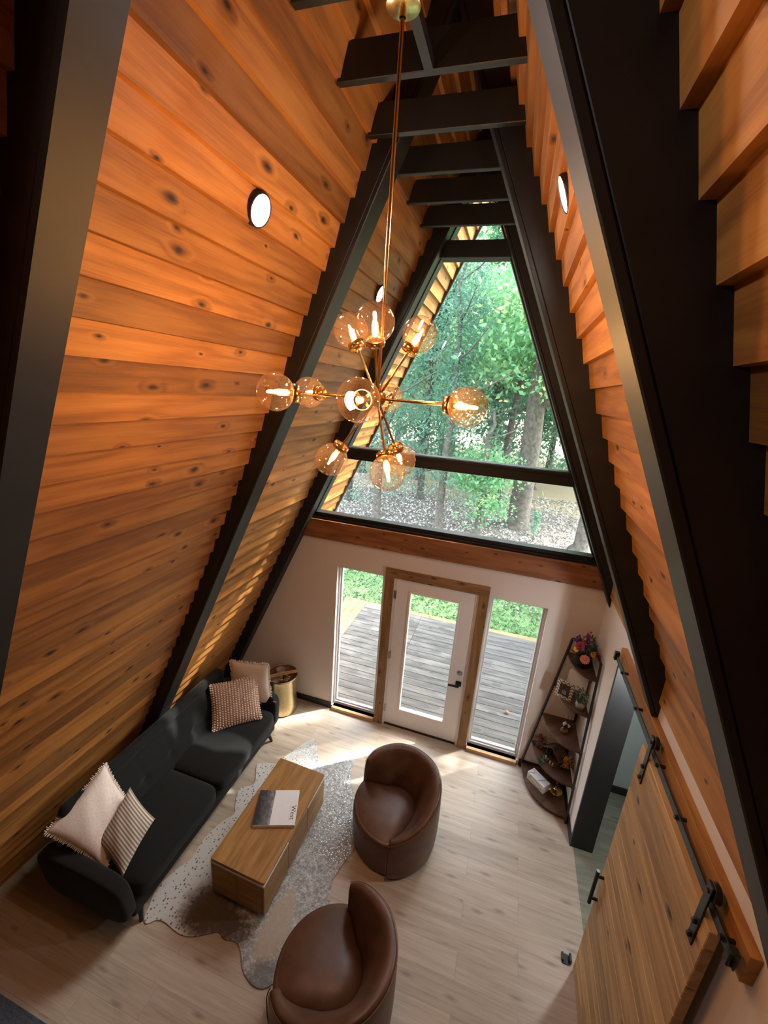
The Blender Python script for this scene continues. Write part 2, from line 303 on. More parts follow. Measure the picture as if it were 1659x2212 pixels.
# ------------------------------------------------------------------ mesh builder
class MB:
    """collects shapes into one mesh; every face carries UVs (u along the grain, metres) and a tint"""
    def __init__(s): s.v = []; s.f = []; s.uv = []; s.t = []; s.mi = []; s.sm = []
    def add(s, verts, faces, uvs=None, tint=None, mi=0, smooth=False):
        o = len(s.v); s.v += [tuple(p) for p in verts]
        if tint is None: tint = .5
        for i, f in enumerate(faces):
            s.f.append([o+k for k in f]); s.mi.append(mi); s.t.append(tint); s.sm.append(smooth)
            s.uv.append(uvs[i] if uvs else None)
        return s
    def _solid(s, verts, faces, g, tint, mi, smooth=False):
        """planar UVs: grain axis g in world/local space"""
        g = Vector(g).normalized(); ou, ov = R.random()*40, R.random()*40; uvs = []
        V = [Vector(p) for p in verts]
        for f in faces:
            n = (V[f[1]]-V[f[0]]).cross(V[f[2]]-V[f[0]])
            n = n.normalized() if n.length > 1e-12 else Vector((0, 0, 1))
            if abs(n.dot(g)) > .9: a = n.orthogonal().normalized()
            else: a = (g-n*g.dot(n)).normalized()
            b = n.cross(a); uvs.append([(ou+V[k].dot(a), ov+V[k].dot(b)) for k in f])
        return s.add(verts, faces, uvs, R.random() if tint is None else tint, mi, smooth)
    def box(s, x0, x1, y0, y1, z0, z1, g=(1, 0, 0), tint=None, mi=0, M=None):
        vs = [Vector((x, y, z)) for z in (z0, z1) for y in (y0, y1) for x in (x0, x1)]
        if M is not None: vs = [M @ p for p in vs]; g = M.to_3x3() @ Vector(g)
        return s._solid(vs, [(0, 2, 3, 1), (4, 5, 7, 6), (0, 1, 5, 4), (2, 6, 7, 3), (0, 4, 6, 2), (1, 3, 7, 5)], g, tint, mi)
    def prism(s, poly, axis, a, b, g=None, tint=None, mi=0, M=None):
        """poly in the two axes other than `axis` (cyclic order), extruded from a to b"""
        n = len(poly)
        def P(p, h):
            if axis == 'y': q = Vector((p[0], h, p[1]))
            elif axis == 'x': q = Vector((h, p[0], p[1]))
            else: q = Vector((p[0], p[1], h))
            return M @ q if M is not None else q
        vs = [P(p, a) for p in poly]+[P(p, b) for p in poly]
        fs = [tuple(range(n))[::-1], tuple(range(n, 2*n))]+[(i, (i+1) % n, n+(i+1) % n, n+i) for i in range(n)]
        g = g or {'x': (1, 0, 0), 'y': (0, 1, 0), 'z': (0, 0, 1)}[axis]
        if M is not None: g = M.to_3x3() @ Vector(g)
        return s._solid(vs, fs, g, tint, mi)
    def tube(s, pts, r, seg=8, caps=True, mi=0, tint=.5):
        pts = [Vector(p) for p in pts]; n = len(pts); rs = r if isinstance(r, (list, tuple)) else [r]*n
        rings = []; prev = None
        for i, p in enumerate(pts):
            t = (pts[min(i+1, n-1)]-pts[max(i-1, 0)]).normalized()
            a = t.orthogonal().normalized() if prev is None else (prev-t*prev.dot(t))
            a = a.normalized() if a.length > 1e-6 else t.orthogonal().normalized(); prev = a; b = t.cross(a)
            rings.append([p+(a*math.cos(2*PI*k/seg)+b*math.sin(2*PI*k/seg))*rs[i] for k in range(seg)])
        vs = [q for rg in rings for q in rg]
        fs = [(i*seg+k, i*seg+(k+1) % seg, (i+1)*seg+(k+1) % seg, (i+1)*seg+k) for i in range(n-1) for k in range(seg)]
        s.add(vs, fs, None, tint, mi, True)
        if caps: s.add(rings[0], [tuple(range(seg))[::-1]], None, tint, mi); s.add(rings[-1], [tuple(range(seg))], None, tint, mi)
        return s
    def lathe(s, prof, c=(0, 0, 0), seg=24, mi=0, M=None, tint=.5, smooth=True):
        c = Vector(c); vs = []; n = len(prof)
        for r, z in prof:
            for k in range(seg):
                q = Vector((r*math.cos(2*PI*k/seg), r*math.sin(2*PI*k/seg), z))
                vs.append(M @ q if M is not None else c+q)
        fs = [(i*seg+k, i*seg+(k+1) % seg, (i+1)*seg+(k+1) % seg, (i+1)*seg+k) for i in range(n-1) for k in range(seg)]
        return s.add(vs, fs, None, tint, mi, smooth)
    def ball(s, c, r, seg=14, rings=8, mi=0, sc=(1, 1, 1), tint=.5):
        prof = [(max(1e-5, math.sin(PI*i/rings)), -math.cos(PI*i/rings)) for i in range(rings+1)]
        c = Vector(c); M = Matrix.Translation(c) @ Matrix.Diagonal((r*sc[0], r*sc[1], r*sc[2], 1))
        return s.lathe(prof, seg=seg, mi=mi, M=M, tint=tint)
    def grid(s, fn, nu, nv, mi=0, cu=False, cv=False, tint=.5, smooth=True, uvs=(1, 1), flip=False):
        """fn(u, v) -> point, u and v from 0 to 1"""
        a = nu if cu else nu+1; b = nv if cv else nv+1
        vs = [fn(i/nu, j/nv) for j in range(b) for i in range(a)]; fs = []; us = []
        for j in range(nv):
            for i in range(nu):
                q = (j*a+i, j*a+(i+1) % a, ((j+1) % b)*a+(i+1) % a, ((j+1) % b)*a+i)
                uu = [(i/nu, j/nv), ((i+1)/nu, j/nv), ((i+1)/nu, (j+1)/nv), (i/nu, (j+1)/nv)]
                if flip: q = q[::-1]; uu = uu[::-1]
                fs.append(q); us.append([(p[0]*uvs[0], p[1]*uvs[1]) for p in uu])
        return s.add(vs, fs, us, tint, mi, smooth)
    def build(s, name, mat, parent=None, bevel=0, seg=2, subsurf=0, solid=0, weld=False, smooth=None, M=None):
        me = bpy.data.meshes.new(name); me.from_pydata(s.v, [], s.f)
        uvl = me.uv_layers.new(name='UVMap'); ca = me.attributes.new('tint', 'FLOAT', 'FACE')
        flat = []
        for f, uv in zip(s.f, s.uv): flat += [c for p in (uv or [(0, 0)]*len(f)) for c in p]
        uvl.data.foreach_set('uv', flat)
        ca.data.foreach_set('value', s.t)
        for m in (mat if isinstance(mat, (list, tuple)) else [mat]): me.materials.append(MATS[m])
        me.polygons.foreach_set('material_index', s.mi)
        me.polygons.foreach_set('use_smooth', [bool(smooth) if smooth is not None else x for x in s.sm])
        me.update()
        if weld:
            bm = bmesh.new(); bm.from_mesh(me); bmesh.ops.remove_doubles(bm, verts=bm.verts, dist=1e-5); bmesh.ops.recalc_face_normals(bm, faces=bm.faces); bm.to_mesh(me); bm.free()
        o = bpy.data.objects.new(name, me); COL.objects.link(o)
        if parent is not None: o.parent = parent
        if M is not None: o.matrix_basis = M
        if solid:
            md = o.modifiers.new('solid', 'SOLIDIFY'); md.thickness = solid; md.offset = 0
        if bevel:
            md = o.modifiers.new('bevel', 'BEVEL'); md.width = bevel; md.segments = seg; md.limit_method = 'ANGLE'; md.angle_limit = .6
        if subsurf:
            md = o.modifiers.new('sub', 'SUBSURF'); md.levels = subsurf; md.render_levels = subsurf
        return o

def tag(o, label=None, cat=None, group=None, kind=None):
    if label: o['label'] = label
    if cat: o['category'] = cat
    if group: o['group'] = group
    if kind: o['kind'] = kind
    return o
def thing(name, label, cat, loc=(0, 0, 0), rz=0, group=None, kind=None):
    o = bpy.data.objects.new(name, None); COL.objects.link(o); o.empty_display_size = .1
    o.location = loc; o.rotation_euler = (0, 0, rz); return tag(o, label, cat, group, kind)
def copy_tree(o, parent=None):
    c = o.copy(); COL.objects.link(c)
    if parent is not None: c.parent = parent
    for ch in list(o.children): copy_tree(ch, c)
    return c
def frame(o, x, y, z=None):
    """matrix with origin o and axes x, y (z = x cross y)"""
    x = Vector(x).normalized(); y = Vector(y); y = (y-x*y.dot(x)).normalized(); z = x.cross(y)
    M = Matrix((x, y, z)).transposed().to_4x4(); M.translation = Vector(o); return M
def aim(o, d):
    """matrix with origin o whose z axis points along d"""
    d = Vector(d).normalized(); x = d.orthogonal().normalized(); return frame(o, x, d.cross(x))
# ------------------------------------------------------------------ the building
SL = 2.2                       # roof slope (rise per run)
CI, CB, CO = 6.02, 6.30, 6.60  # z + 2.2|x| of the rafters' inner edge, of the board faces, of the roof's outside
XW = 1.715                     # partition wall
YB, YE, YR = -6.6, 1.20, .62            # back end and overhang end of the roof
RAF = [(-6.76, -6.60), (-5.06, -4.92), (-3.36, -3.22), (-1.66, -1.50), (-.15, 0.0)]
ZFL = 0.0

def roof_boards(sgn, phase, name, label):
    """lapped boards in bays between the rafters, with the roof's outer skin"""
    mb = MB(); ex = .1268
    YEND = YE if sgn < 0 else YR; joints = [YB, -4.99, -3.29, -1.58, -.08, YEND]
    k0 = int((0-phase)/ex)-1; k1 = int((CB-phase)/ex)+1
    for j in range(len(joints)-1):
        y0, y1 = joints[j], joints[j+1]
        for k in range(k0, k1):
            z0 = max(phase+k*ex, -.5 if sgn < 0 else -.5); z1 = phase+(k+1)*ex
            if z1 < -.02: continue
            cl = (6.34, 6.34, 6.30, 6.30, 6.30)[j] if sgn < 0 else (6.245, 6.245, 6.275, 6.30, 6.30)[j]; cu = cl+.058
            xa = sgn*max(0, (cl-z0)/SL); xb = sgn*max(0, (cu-z1)/SL); xd = sgn*max(0, (cu-z0)/SL)
            if cl-z0 <= 0: continue
            ou, ov = R.random()*60, R.random()*60; t = R.random(); w = ex*1.1
            face = [(xa, y0, z0), (xa, y1, z0), (xb, y1, z1), (xb, y0, z1)]
            fu = [(ou+y0, ov), (ou+y1, ov), (ou+y1, ov+w), (ou+y0, ov+w)]
            und = [(xa, y0, z0), (xa, y1, z0), (xd, y1, z0), (xd, y0, z0)]
            uu = [(ou+y0, ov), (ou+y1, ov), (ou+y1, ov-.025), (ou+y0, ov-.025)]
            a, b = ((0, 1, 2, 3), (3, 2, 1, 0)) if sgn > 0 else ((3, 2, 1, 0), (0, 1, 2, 3))
            mb.add(face, [a], [[fu[i] for i in a]], t); mb.add(und, [b], [[uu[i] for i in b]], t)
    # outside skin and closed ends
    xo = sgn*CO/SL; xi = sgn*(CB+.07)/SL
    mb.add([(xo, YB, 0), (xo, YEND, 0), (0, YEND, CO), (0, YB, CO)], [(0, 1, 2, 3)])
    for y in (YB, YEND): mb.add([(xi, y, 0), (xo, y, 0), (0, y, CO), (0, y, CB+.07)], [(0, 1, 2, 3)])
    o = mb.build(name, 'cedar'); tag(o, label, 'wall' if sgn < 0 else 'ceiling', kind='structure'); return o
roof_boards(-1, 4.675, 'wall_left', 'orange cedar lap boards on the left slope of the A-frame')
roof_boards(1, 4.598, 'ceiling', 'orange cedar lap boards on the right slope of the A-frame')
for sgn, w in ((-1, 'left'), (1, 'right')):
    mb = MB(); mb.prism([(sgn*(CB-.05)/SL, 0), (sgn*(CO+.02)/SL, 0), (0, CO+.02), (0, CB-.05)], 'y', YE if sgn < 0 else YR, (YE if sgn < 0 else YR)+.03)
    tag(mb.build('trim_1' if sgn < 0 else 'trim_2', 'black_trim'), f'black fascia on the {w} end of the roof overhang', 'trim', kind='structure')

# rafters
for i, (y0, y1) in enumerate(RAF):
    word = ['at the back of the loft', 'over the loft', 'nearest the camera', 'midway along the room', 'against the front gable'][i]
    for sgn in (-1, 1):
        mb = MB(); ci = CI if sgn < 0 else (5.90, 5.90, 5.90, 5.965, 6.03)[i]
        for (ca, cb, yy0, yy1) in ((ci, ci+.062, y0, y1), (ci+.062, CI+.44, y0+.0015, y1-.0015)):
            if sgn < 0: poly = [(-ca/SL, 0), (-cb/SL, 0), (0, cb), (0, ca)]
            else: poly = [(XW-.004, ca-SL*(XW-.004)), (XW-.004, cb-SL*(XW-.004)), (0, cb), (0, ca)]
            mb.prism(poly, 'y', yy0, yy1)
        o = mb.build('rafter_beam', 'black_paint', bevel=.004, seg=1)
        tag(o, f'black timber rafter on the {"left" if sgn < 0 else "right"} slope, {word}', 'rafter', 'black rafters', 'structure')
# collar ties
for i, y in enumerate([-4.61, -4.20, -3.79, -2.975, -2.571, -2.165, -1.76, -1.34, -.93, -.50]):
    mb = MB(); zb, zt = 5.42, 5.563; xb = (CB+.03-zb)/SL; xt = (CB+.03-zt)/SL
    mb.prism([(-xb, zb), (xb, zb), (xt, zt), (-xt, zt)], 'y', y, y+.038)
    o = mb.build('collar_tie', 'black_paint', bevel=.003, seg=1)
    lab = ['fourth from last tie above the loft', 'tie above the back of the loft', 'tie just behind the near rafter', 'tie before the near rafter', 'black tie carrying the chandelier canopy', 'first black tie beyond the chandelier canopy',
           'black tie fixed across the middle rafters', 'first black tie beyond the middle rafters', 'second black tie beyond the middle rafters', 'black tie closest to the gable window top bar'][i]
    tag(o, 'black collar tie: '+lab, 'beam', 'black collar ties', 'structure')
mb = MB(); mb.box(-.012, .026, -2.533, -2.165, 5.42, 5.46); tag(mb.build('nailer_strip', 'black_paint'), 'narrow black strip joining the canopy tie to the next tie', 'trim', kind='structure')

# floor, loft, back wall
mb = MB(); mb.box(-3.0, XW+.02, -6.6, .12, -.1, 0); tag(mb.build('floor', 'floor_oak'), 'light oak plank floor of the living room', 'floor', kind='structure')
mb = MB(); mb.box(XW+.02, 3.1, -6.6, .12, -.1, 0); tag(mb.build('floor_side', 'floor_side_room'), 'grey plank floor with green light painted in, seen through the side doorway', 'floor', kind='structure')
mb = MB(); mb.box(-2.2, 2.2, -6.58, -4.12, 2.36, 2.50); tag(mb.build('floor_loft', 'loft_floor'), 'loft floor slab under the viewpoint', 'floor', kind='structure')
mb = MB(); mb.prism([(-3.0, 0), (3.0, 0), (0, CO)], 'y', -6.7, -6.58); tag(mb.build('wall_back', 'white_wall'), 'white end wall behind the loft', 'wall', kind='structure')

# front gable wall with the door and sidelight openings
def wall_cells(mb, xs, zs, holes, y0, y1):
    for i in range(len(xs)-1):
        for j in range(len(zs)-1):
            cx, cz = (xs[i]+xs[i+1])/2, (zs[j]+zs[j+1])/2
            if any(h[0] < cx < h[1] and h[2] < cz < h[3] for h in holes): continue
            mb.box(xs[i], xs[i+1], y0, y1, zs[j], zs[j+1])
HO = [(-1.2, -.60, .045, 2.06), (.60, 1.2, .045, 2.06), (-.485, .485, 0, 2.075)]
mb = MB(); wall_cells(mb, [-1.72, -1.2, -.60, -.485, .485, .60, 1.2, 1.72], [0, .045, 2.06, 2.075, 2.64], HO, 0, .13)
mb.prism([(-2.93, 0), (-1.72, 0), (-1.72, 2.52)], 'y', 0, .13)
mb.prism([(-1.72, 2.52), (-1.72, 2.64), (-1.665, 2.64)], 'y', 0, .13)
tag(mb.build('wall_front', 'white_wall'), 'white textured front wall around the entry door', 'wall', kind='structure')
mb = MB(); mb.prism([(1.88, 0), (2.95, 0), (1.88, 2.36)], 'y', .02, .13)
tag(mb.build('wall_side_room', 'side_wall'), 'pale wall with blue green daylight painted in, seen through the side doorway', 'wall', kind='structure')
mb = MB(); cs_ = 6.16; mb.prism([(cs_/SL, 0), ((cs_+.04)/SL, 0), (1.9, cs_+.04-1.9*SL), (1.9, cs_-1.9*SL)], 'y', -6.5, .02); tag(mb.build('wall_side_slope', 'side_wall'), 'pale sloping wall of the side room with blue green daylight painted in', 'wall', kind='structure')
t = thing('side_room_fill_lamp', 'unseen cool white lamp added to brighten the side room', 'fill lamp', (1.90, -1.3, 1.86)); MB().lathe([(0, .03), (.06, .03), (.07, 0)], seg=24, M=aim((-.02, 0, 0), (1, 0, 0))).build('base_plate', 'white_paint', t); MB().ball((.045, 0, 0), .05, 16, 10).build('shade', 'side_fill', t)  # out of view; added only to brighten the side room
mb = MB(); mb.box(1.88, 2.79, .0, .02, 0, .085); tag(mb.build('baseboard_side_room', 'black_trim'), 'black baseboard in the side room', 'baseboard', kind='structure')

# partition wall with its doorway
DY0, DY1, DZ = -1.78, -.785, 2.09
mb = MB(); XO = XW+.18
for (a, b, z0, z1) in ((-6.58, DY0, 0, 2.60), (DY1, 0.0, 0, 2.60), (DY0, DY1, DZ, 2.60)): mb.box(XW, XO, a, b, z0, z1)
tag(mb.build('wall_right', 'white_wall'), 'white partition wall behind the sliding door', 'wall', kind='structure')
mb = MB()
for (y0, y1, z0, z1) in ((DY1-.018, DY1+.012, 0, DZ), (DY0-.012, DY0+.018, 0, DZ), (DY0, DY1, DZ-.018, DZ+.012)): mb.box(XW-.012, XO+.012, y0, y1, z0, z1)
tag(mb.build('trim_3', 'black_trim', bevel=.003), 'black lining boards of the side doorway', 'trim', kind='structure')
mb = MB(); mb.box(XW-.014, XW, DY1+.012, -.014, 0, .085); mb.box(XW-.014, XW, -6.5, DY0-.012, 0, .085)
tag(mb.build('baseboard_right', 'black_trim', bevel=.002), 'black baseboard along the partition wall', 'baseboard', kind='structure')
mb = MB(); mb.box(-2.8, -1.2, -.014, 0, 0, .085); mb.box(1.215, XW-.014, -.014, 0, 0, .085)
tag(mb.build('baseboard_front', 'black_trim', bevel=.002), 'black baseboard along the front wall', 'baseboard', kind='structure')
# cedar board closing the gap between partition and roof, one piece per bay
mb = MB()
for a, b in ((-6.58, -5.06), (-4.92, -3.36), (-3.22, -1.66), (-1.50, -.15)): mb.box(XW-.024, XW+.01, a, b, 2.385, 2.66, g=(0, 1, 0), tint=.55)
tag(mb.build('trim_4', 'cedar', bevel=.003), 'cedar frieze board along the top of the partition wall', 'trim', kind='structure')

# cedar beam under the gable window
mb = MB(); mb.box(-1.645, 1.645, -.05, .0, 2.395, 2.625, g=(1, 0, 0), tint=.6)
tag(mb.build('trim_5', 'cedar_trim', bevel=.004), 'cedar sill beam below the large gable window', 'beam', kind='structure')

# gable window
def hx(z, c=CI): return (c-z)/SL
w = thing('window_1', 'large black framed A-shaped gable window', 'window', kind='structure')
def bar(z0, z1, y0, y1, c=CI+.1, nm='mullion'):
    mb = MB(); mb.prism([(-hx(z0, c), z0), (hx(z0, c), z0), (hx(z1, c), z1), (-hx(z1, c), z1)], 'y', y0, y1); return mb.build(nm, 'black_paint', w, bevel=.004, seg=1)
bar(2.625, 2.70, .0, .12, nm='sill_bar'); bar(3.37, 3.505, -.02, .11); bar(5.323, 5.462, -.04, .11)
bar(2.625, 2.655, -.02, .0, nm='stop_bar'); bar(3.47, 3.50, -.035, -.02, nm='stop_bar')
for sgn in (-1, 1):
    mb = MB(); mb.prism([(sgn*hx(2.64, CI-.02), 2.64), (sgn*hx(2.64, CB+.3), 2.64), (0, CB+.3), (0, CI-.02)], 'y', .0, .12); mb.build('side_frame', 'black_paint', w)
for z0, z1 in ((2.69, 3.38), (3.49, 5.33), (5.455, 6.0)):
    mb = MB(); a, b = hx(z0), max(.005, hx(z1)); mb.prism([(-a, z0), (a, z0), (b, z1), (-b, z1)], 'y', .05, .058); mb.build('pane', 'pane_glass', w)

# sidelights
for n, sgn in ((2, -1), (3, 1)):
    w = thing(f'window_{n}', f'tall narrow white sidelight window {"left" if sgn < 0 else "right"} of the entry door', 'window', kind='structure')
    x0, x1 = (-1.2, -.60) if sgn < 0 else (.60, 1.2)
    mb = MB()
    for k, (e, ya, yb) in enumerate(((.022, .055, .125), (.042, .075, .115))):
        mb.box(x0, x0+e, ya, yb, .045, 2.06); mb.box(x1-e, x1, ya, yb, .045, 2.06); mb.box(x0+e, x1-e, ya, yb, .045, .045+e+.012); mb.box(x0+e, x1-e, ya, yb, 2.06-e, 2.06)
    mb.build('frame', 'vinyl_white', w, bevel=.003)
    mb = MB(); mb.box(x0+.04, x1-.04, .092, .098, .09, 2.02); mb.build('pane', 'pane_glass', w)
    mb = MB(); mb.box(x0+.015, x1+.0, -.04, .055, 0, .045, tint=.75) if sgn < 0 else mb.box(x0, x1-.015, -.04, .055, 0, .045, tint=.75)
    mb.build('sill', 'barn_wood', w, bevel=.003)

# entry door
d = thing('door_1', 'white full-lite entry door with black lever handle', 'door', kind='structure')
mb = MB(); y0, y1 = .012, .057
mb.box(-.457, -.30, y0, y1, .022, 2.052); mb.box(.30, .457, y0, y1, .022, 2.052); mb.box(-.30, .30, y0, y1, .022, .256); mb.box(-.30, .30, y0, y1, 1.925, 2.052)
mb.build('slab', 'white_paint', d, bevel=.002)
mb = MB(); e = .027
for (a, b, z0, z1) in ((-.301, -.301+e, .255, 1.927), (.301-e, .301, .255, 1.927), (-.301+e, .301-e, .255, .255+e), (-.301+e, .301-e, 1.927-e, 1.927)): mb.box(a, b, .000, .060, z0, z1)
mb.build('lite_frame', 'white_paint', d, bevel=.006, seg=2)
mb = MB(); mb.box(-.28, .28, .032, .038, .27, 1.91); mb.build('pane', 'pane_glass', d)
mb = MB(); mb.box(-.485, -.459, .0, .11, 0, 2.075); mb.box(.459, .485, .0, .11, 0, 2.075); mb.box(-.459, .459, .0, .11, 2.054, 2.075); mb.build('jamb', 'white_paint', d)
mb = MB(); mb.box(-.459, .459, .0, .13, 0, .02); mb.build('threshold', 'black_trim', d)
mb = MB(); mb.lathe([(0, .016), (.020, .016), (.030, .010), (.031, 0)], seg=24, M=aim((.398, .012, 1.02), (0, -1, 0))); mb.lathe([(0, .022), (.012, .022), (.012, .014)], seg=16, M=aim((.398, .012, 1.02), (0, -1, 0))); mb.build('deadbolt', 'steel', d)
h = MB().box(.365, .432, .000, .012, .838, .905).build('handle_plate', 'black_metal', d, bevel=.003)
mb = MB(); mb.tube([(.398, .0, .872), (.398, -.05, .872)], .011, 12); mb.box(.285, .412, -.062, -.044, .860, .882); mb.build('lever', 'black_metal', h, bevel=.003)
for z in (.25, 1.03, 1.85):
    MB().tube([(-.462, -.004, z-.05), (-.462, -.004, z+.05)], .007, 8).box(-.475, -.448, .0, .012, z-.05, z+.05).build('hinge', 'steel', d)
# cedar casing
c = thing('trim_6', 'knotty cedar casing around the entry door', 'door casing', kind='structure')
MB().box(-.59, -.485, -.024, .0, 0, 2.065, g=(0, 0, 1), tint=.35).build('side_board', 'casing_wood', c, bevel=.003)
MB().box(.485, .59, -.024, .0, 0, 2.065, g=(0, 0, 1), tint=.3).build('side_board', 'casing_wood', c, bevel=.003)
MB().box(-.59, .59, -.024, .0, 2.065, 2.175, g=(1, 0, 0), tint=.4).build('head_board', 'casing_wood', c, bevel=.003)

# ------------------------------------------------------------- recessed ceiling lights
def pot_light(x, y, z, sgn, label):
    n = Vector((-sgn*SL, 0, -1)).normalized()
    t = thing('recessed_light', label, 'ceiling light', (x, y, z), group='recessed lights in the sloping boards')
    MB().lathe([(.063, .015), (.067, .018), (.072, .012), (.073, -.045)], seg=32, M=aim((0, 0, 0), n)).build('trim_ring', 'black_metal', t)
    MB().lathe([(0, .014), (.030, .0145), (.064, .013)], seg=32, M=aim((0, 0, 0), n)).build('lens', 'lamp_disc', t); return t
def at_slope(sgn, z, c=CB+.015): return sgn*(c-z)/SL
pot_light(at_slope(-1, 4.86), -2.40, 4.86, -1, 'round recessed light on the left boards between near and middle rafters')
pot_light(at_slope(-1, 4.885), -.70, 4.885, -1, 'round recessed light on the left boards between middle and gable rafters')
pot_light(at_slope(1, 4.93), -2.23, 4.93, 1, 'round recessed light on the right boards behind the near rafter')
pot_light(at_slope(-1, 4.88), -4.05, 4.86, -1, 'unseen recessed light added on the left boards above the loft')  # out of view; added to light the boards on the right slope
# ------------------------------------------------------------------ furniture
def rounded(mb, name, mat, parent, r, seg=4):
    o = mb.build(name, mat, parent, smooth=True)
    md = o.modifiers.new('bevel', 'BEVEL'); md.width = r; md.segments = seg; md.limit_method = 'ANGLE'; md.angle_limit = .5; md.harden_normals = True
    return o
def taper_leg(mb, top, bot, r0, r1): return mb.tube([top, [(top[i]+bot[i])/2 for i in range(3)], bot], [r0, (r0+r1)/2, r1], 14)

# ---- sofa
SX, SY = -2.0, -1.70
sofa = thing('sofa', 'long charcoal fabric sofa against the sloping left wall', 'sofa', (SX, SY, 0))
rounded(MB().box(-.40, .385, -1.0, 1.0, .12, .29), 'base', 'sofa_fabric', sofa, .035)
def soft_block(x0, x1, y0, y1, z0, z1, puff, r=.06):
    """cushion block: superellipse plan and section, crowned top"""
    mb = MB(); cx, cy, cz = (x0+x1)/2, (y0+y1)/2, (z0+z1)/2; a, b, h = (x1-x0)/2, (y1-y0)/2, (z1-z0)/2
    def se(c, s, e): return math.copysign(abs(c)**e, c), math.copysign(abs(s)**e, s)
    def fn(u, v):
        th = 2*PI*u; ph = PI*(v-.5)
        c, s = se(math.cos(th), math.sin(th), .24); pc, ps = se(math.cos(ph), math.sin(ph), .38)
        top = puff*(1-c*c*pc*pc*.9)*(1-s*s*pc*pc*.9) if ps > .5 else 0
        return (cx+a*c*pc, cy+b*s*pc, cz+h*ps+top)
    return mb.grid(fn, 72, 30, cu=True)
for y0, y1 in ((-.955, -.052), (-.048, .955)):
    soft_block(-.26, .435, y0, y1, .265, .435, .022).build('seat_cushion', 'sofa_fabric', sofa)
def back_fn(u, v):
    # u along the sofa, v round the section: front face up, top, rear face down
    y = -.95+1.90*u; k = v
    if k < .52:
        q = k/.52; x = -.105-.205*q; z = .36+.42*q
        seam = math.exp(-((q-.36)/.05)**2); bulge = .030*math.sin(PI*min(1, max(0, q*1.0)))
        by = [abs(u-b) for b in (.17, .335, .5, .665, .83)]
        dim = sum(math.exp(-(d/.022)**2) for d in by)*math.exp(-((q-.36)/.10)**2)
        vs = math.exp(-(min(by)/.012)**2)*(1 if q > .36 else .2)
        x += (bulge-.016*seam-.022*min(1, dim)-.004*vs)*.95; z += (bulge*.4)
    elif k < .70:
        q = (k-.52)/.18; a = -.4+q*(PI*.98); x = -.330+.058*math.cos(a); z = .775+.062*math.sin(a)
    else:
        q = (k-.70)/.30; x = -.388; z = .755-.60*q
    e = min(u, 1-u)/.03
    if e < 1: x = -.30+(x+.30)*(1-.35*(1-e)**2); z = z-.05*(1-e)**2*(1 if z > .6 else 0)
    return (x, y, z)
mb = MB().grid(back_fn, 120, 60)
n0 = len(mb.v)
o = mb.build('backrest', 'sofa_fabric', sofa)
for s in (-1, 1):
    mb = MB()
    def arm(u, v, s=s):
        th = 2*PI*u; ph = PI*(v-.5); e = .34
        c, q = math.copysign(abs(math.cos(th))**.30, math.cos(th)), math.copysign(abs(math.sin(th))**.45, math.sin(th))
        pc, ps = abs(math.cos(ph))**.42, math.copysign(abs(math.sin(ph))**.42, math.sin(ph))
        z = .355+.235*ps; x = -.02+.415*c*pc; lean = (z-.13)*.10
        return (x, s*(1.005+lean+.072*q*pc), z-.035*max(0, x)*(1 if ps > 0 else 0))
    mb.grid(arm, 64, 32, cu=True, flip=(False)).build('armrest', 'sofa_fabric', sofa)
for sx in (-1, 1):
    for sy in (-1, 1):
        taper_leg(MB(), (sx*.33+.01, sy*.90, .14), (sx*.36+.01, sy*.935, 0), .024, .014).build('leg', 'dark_leg', sofa)
MB().box(-.312, -.308, .33, .40, .75, .775).build('care_tag', 'sofa_fabric', sofa)

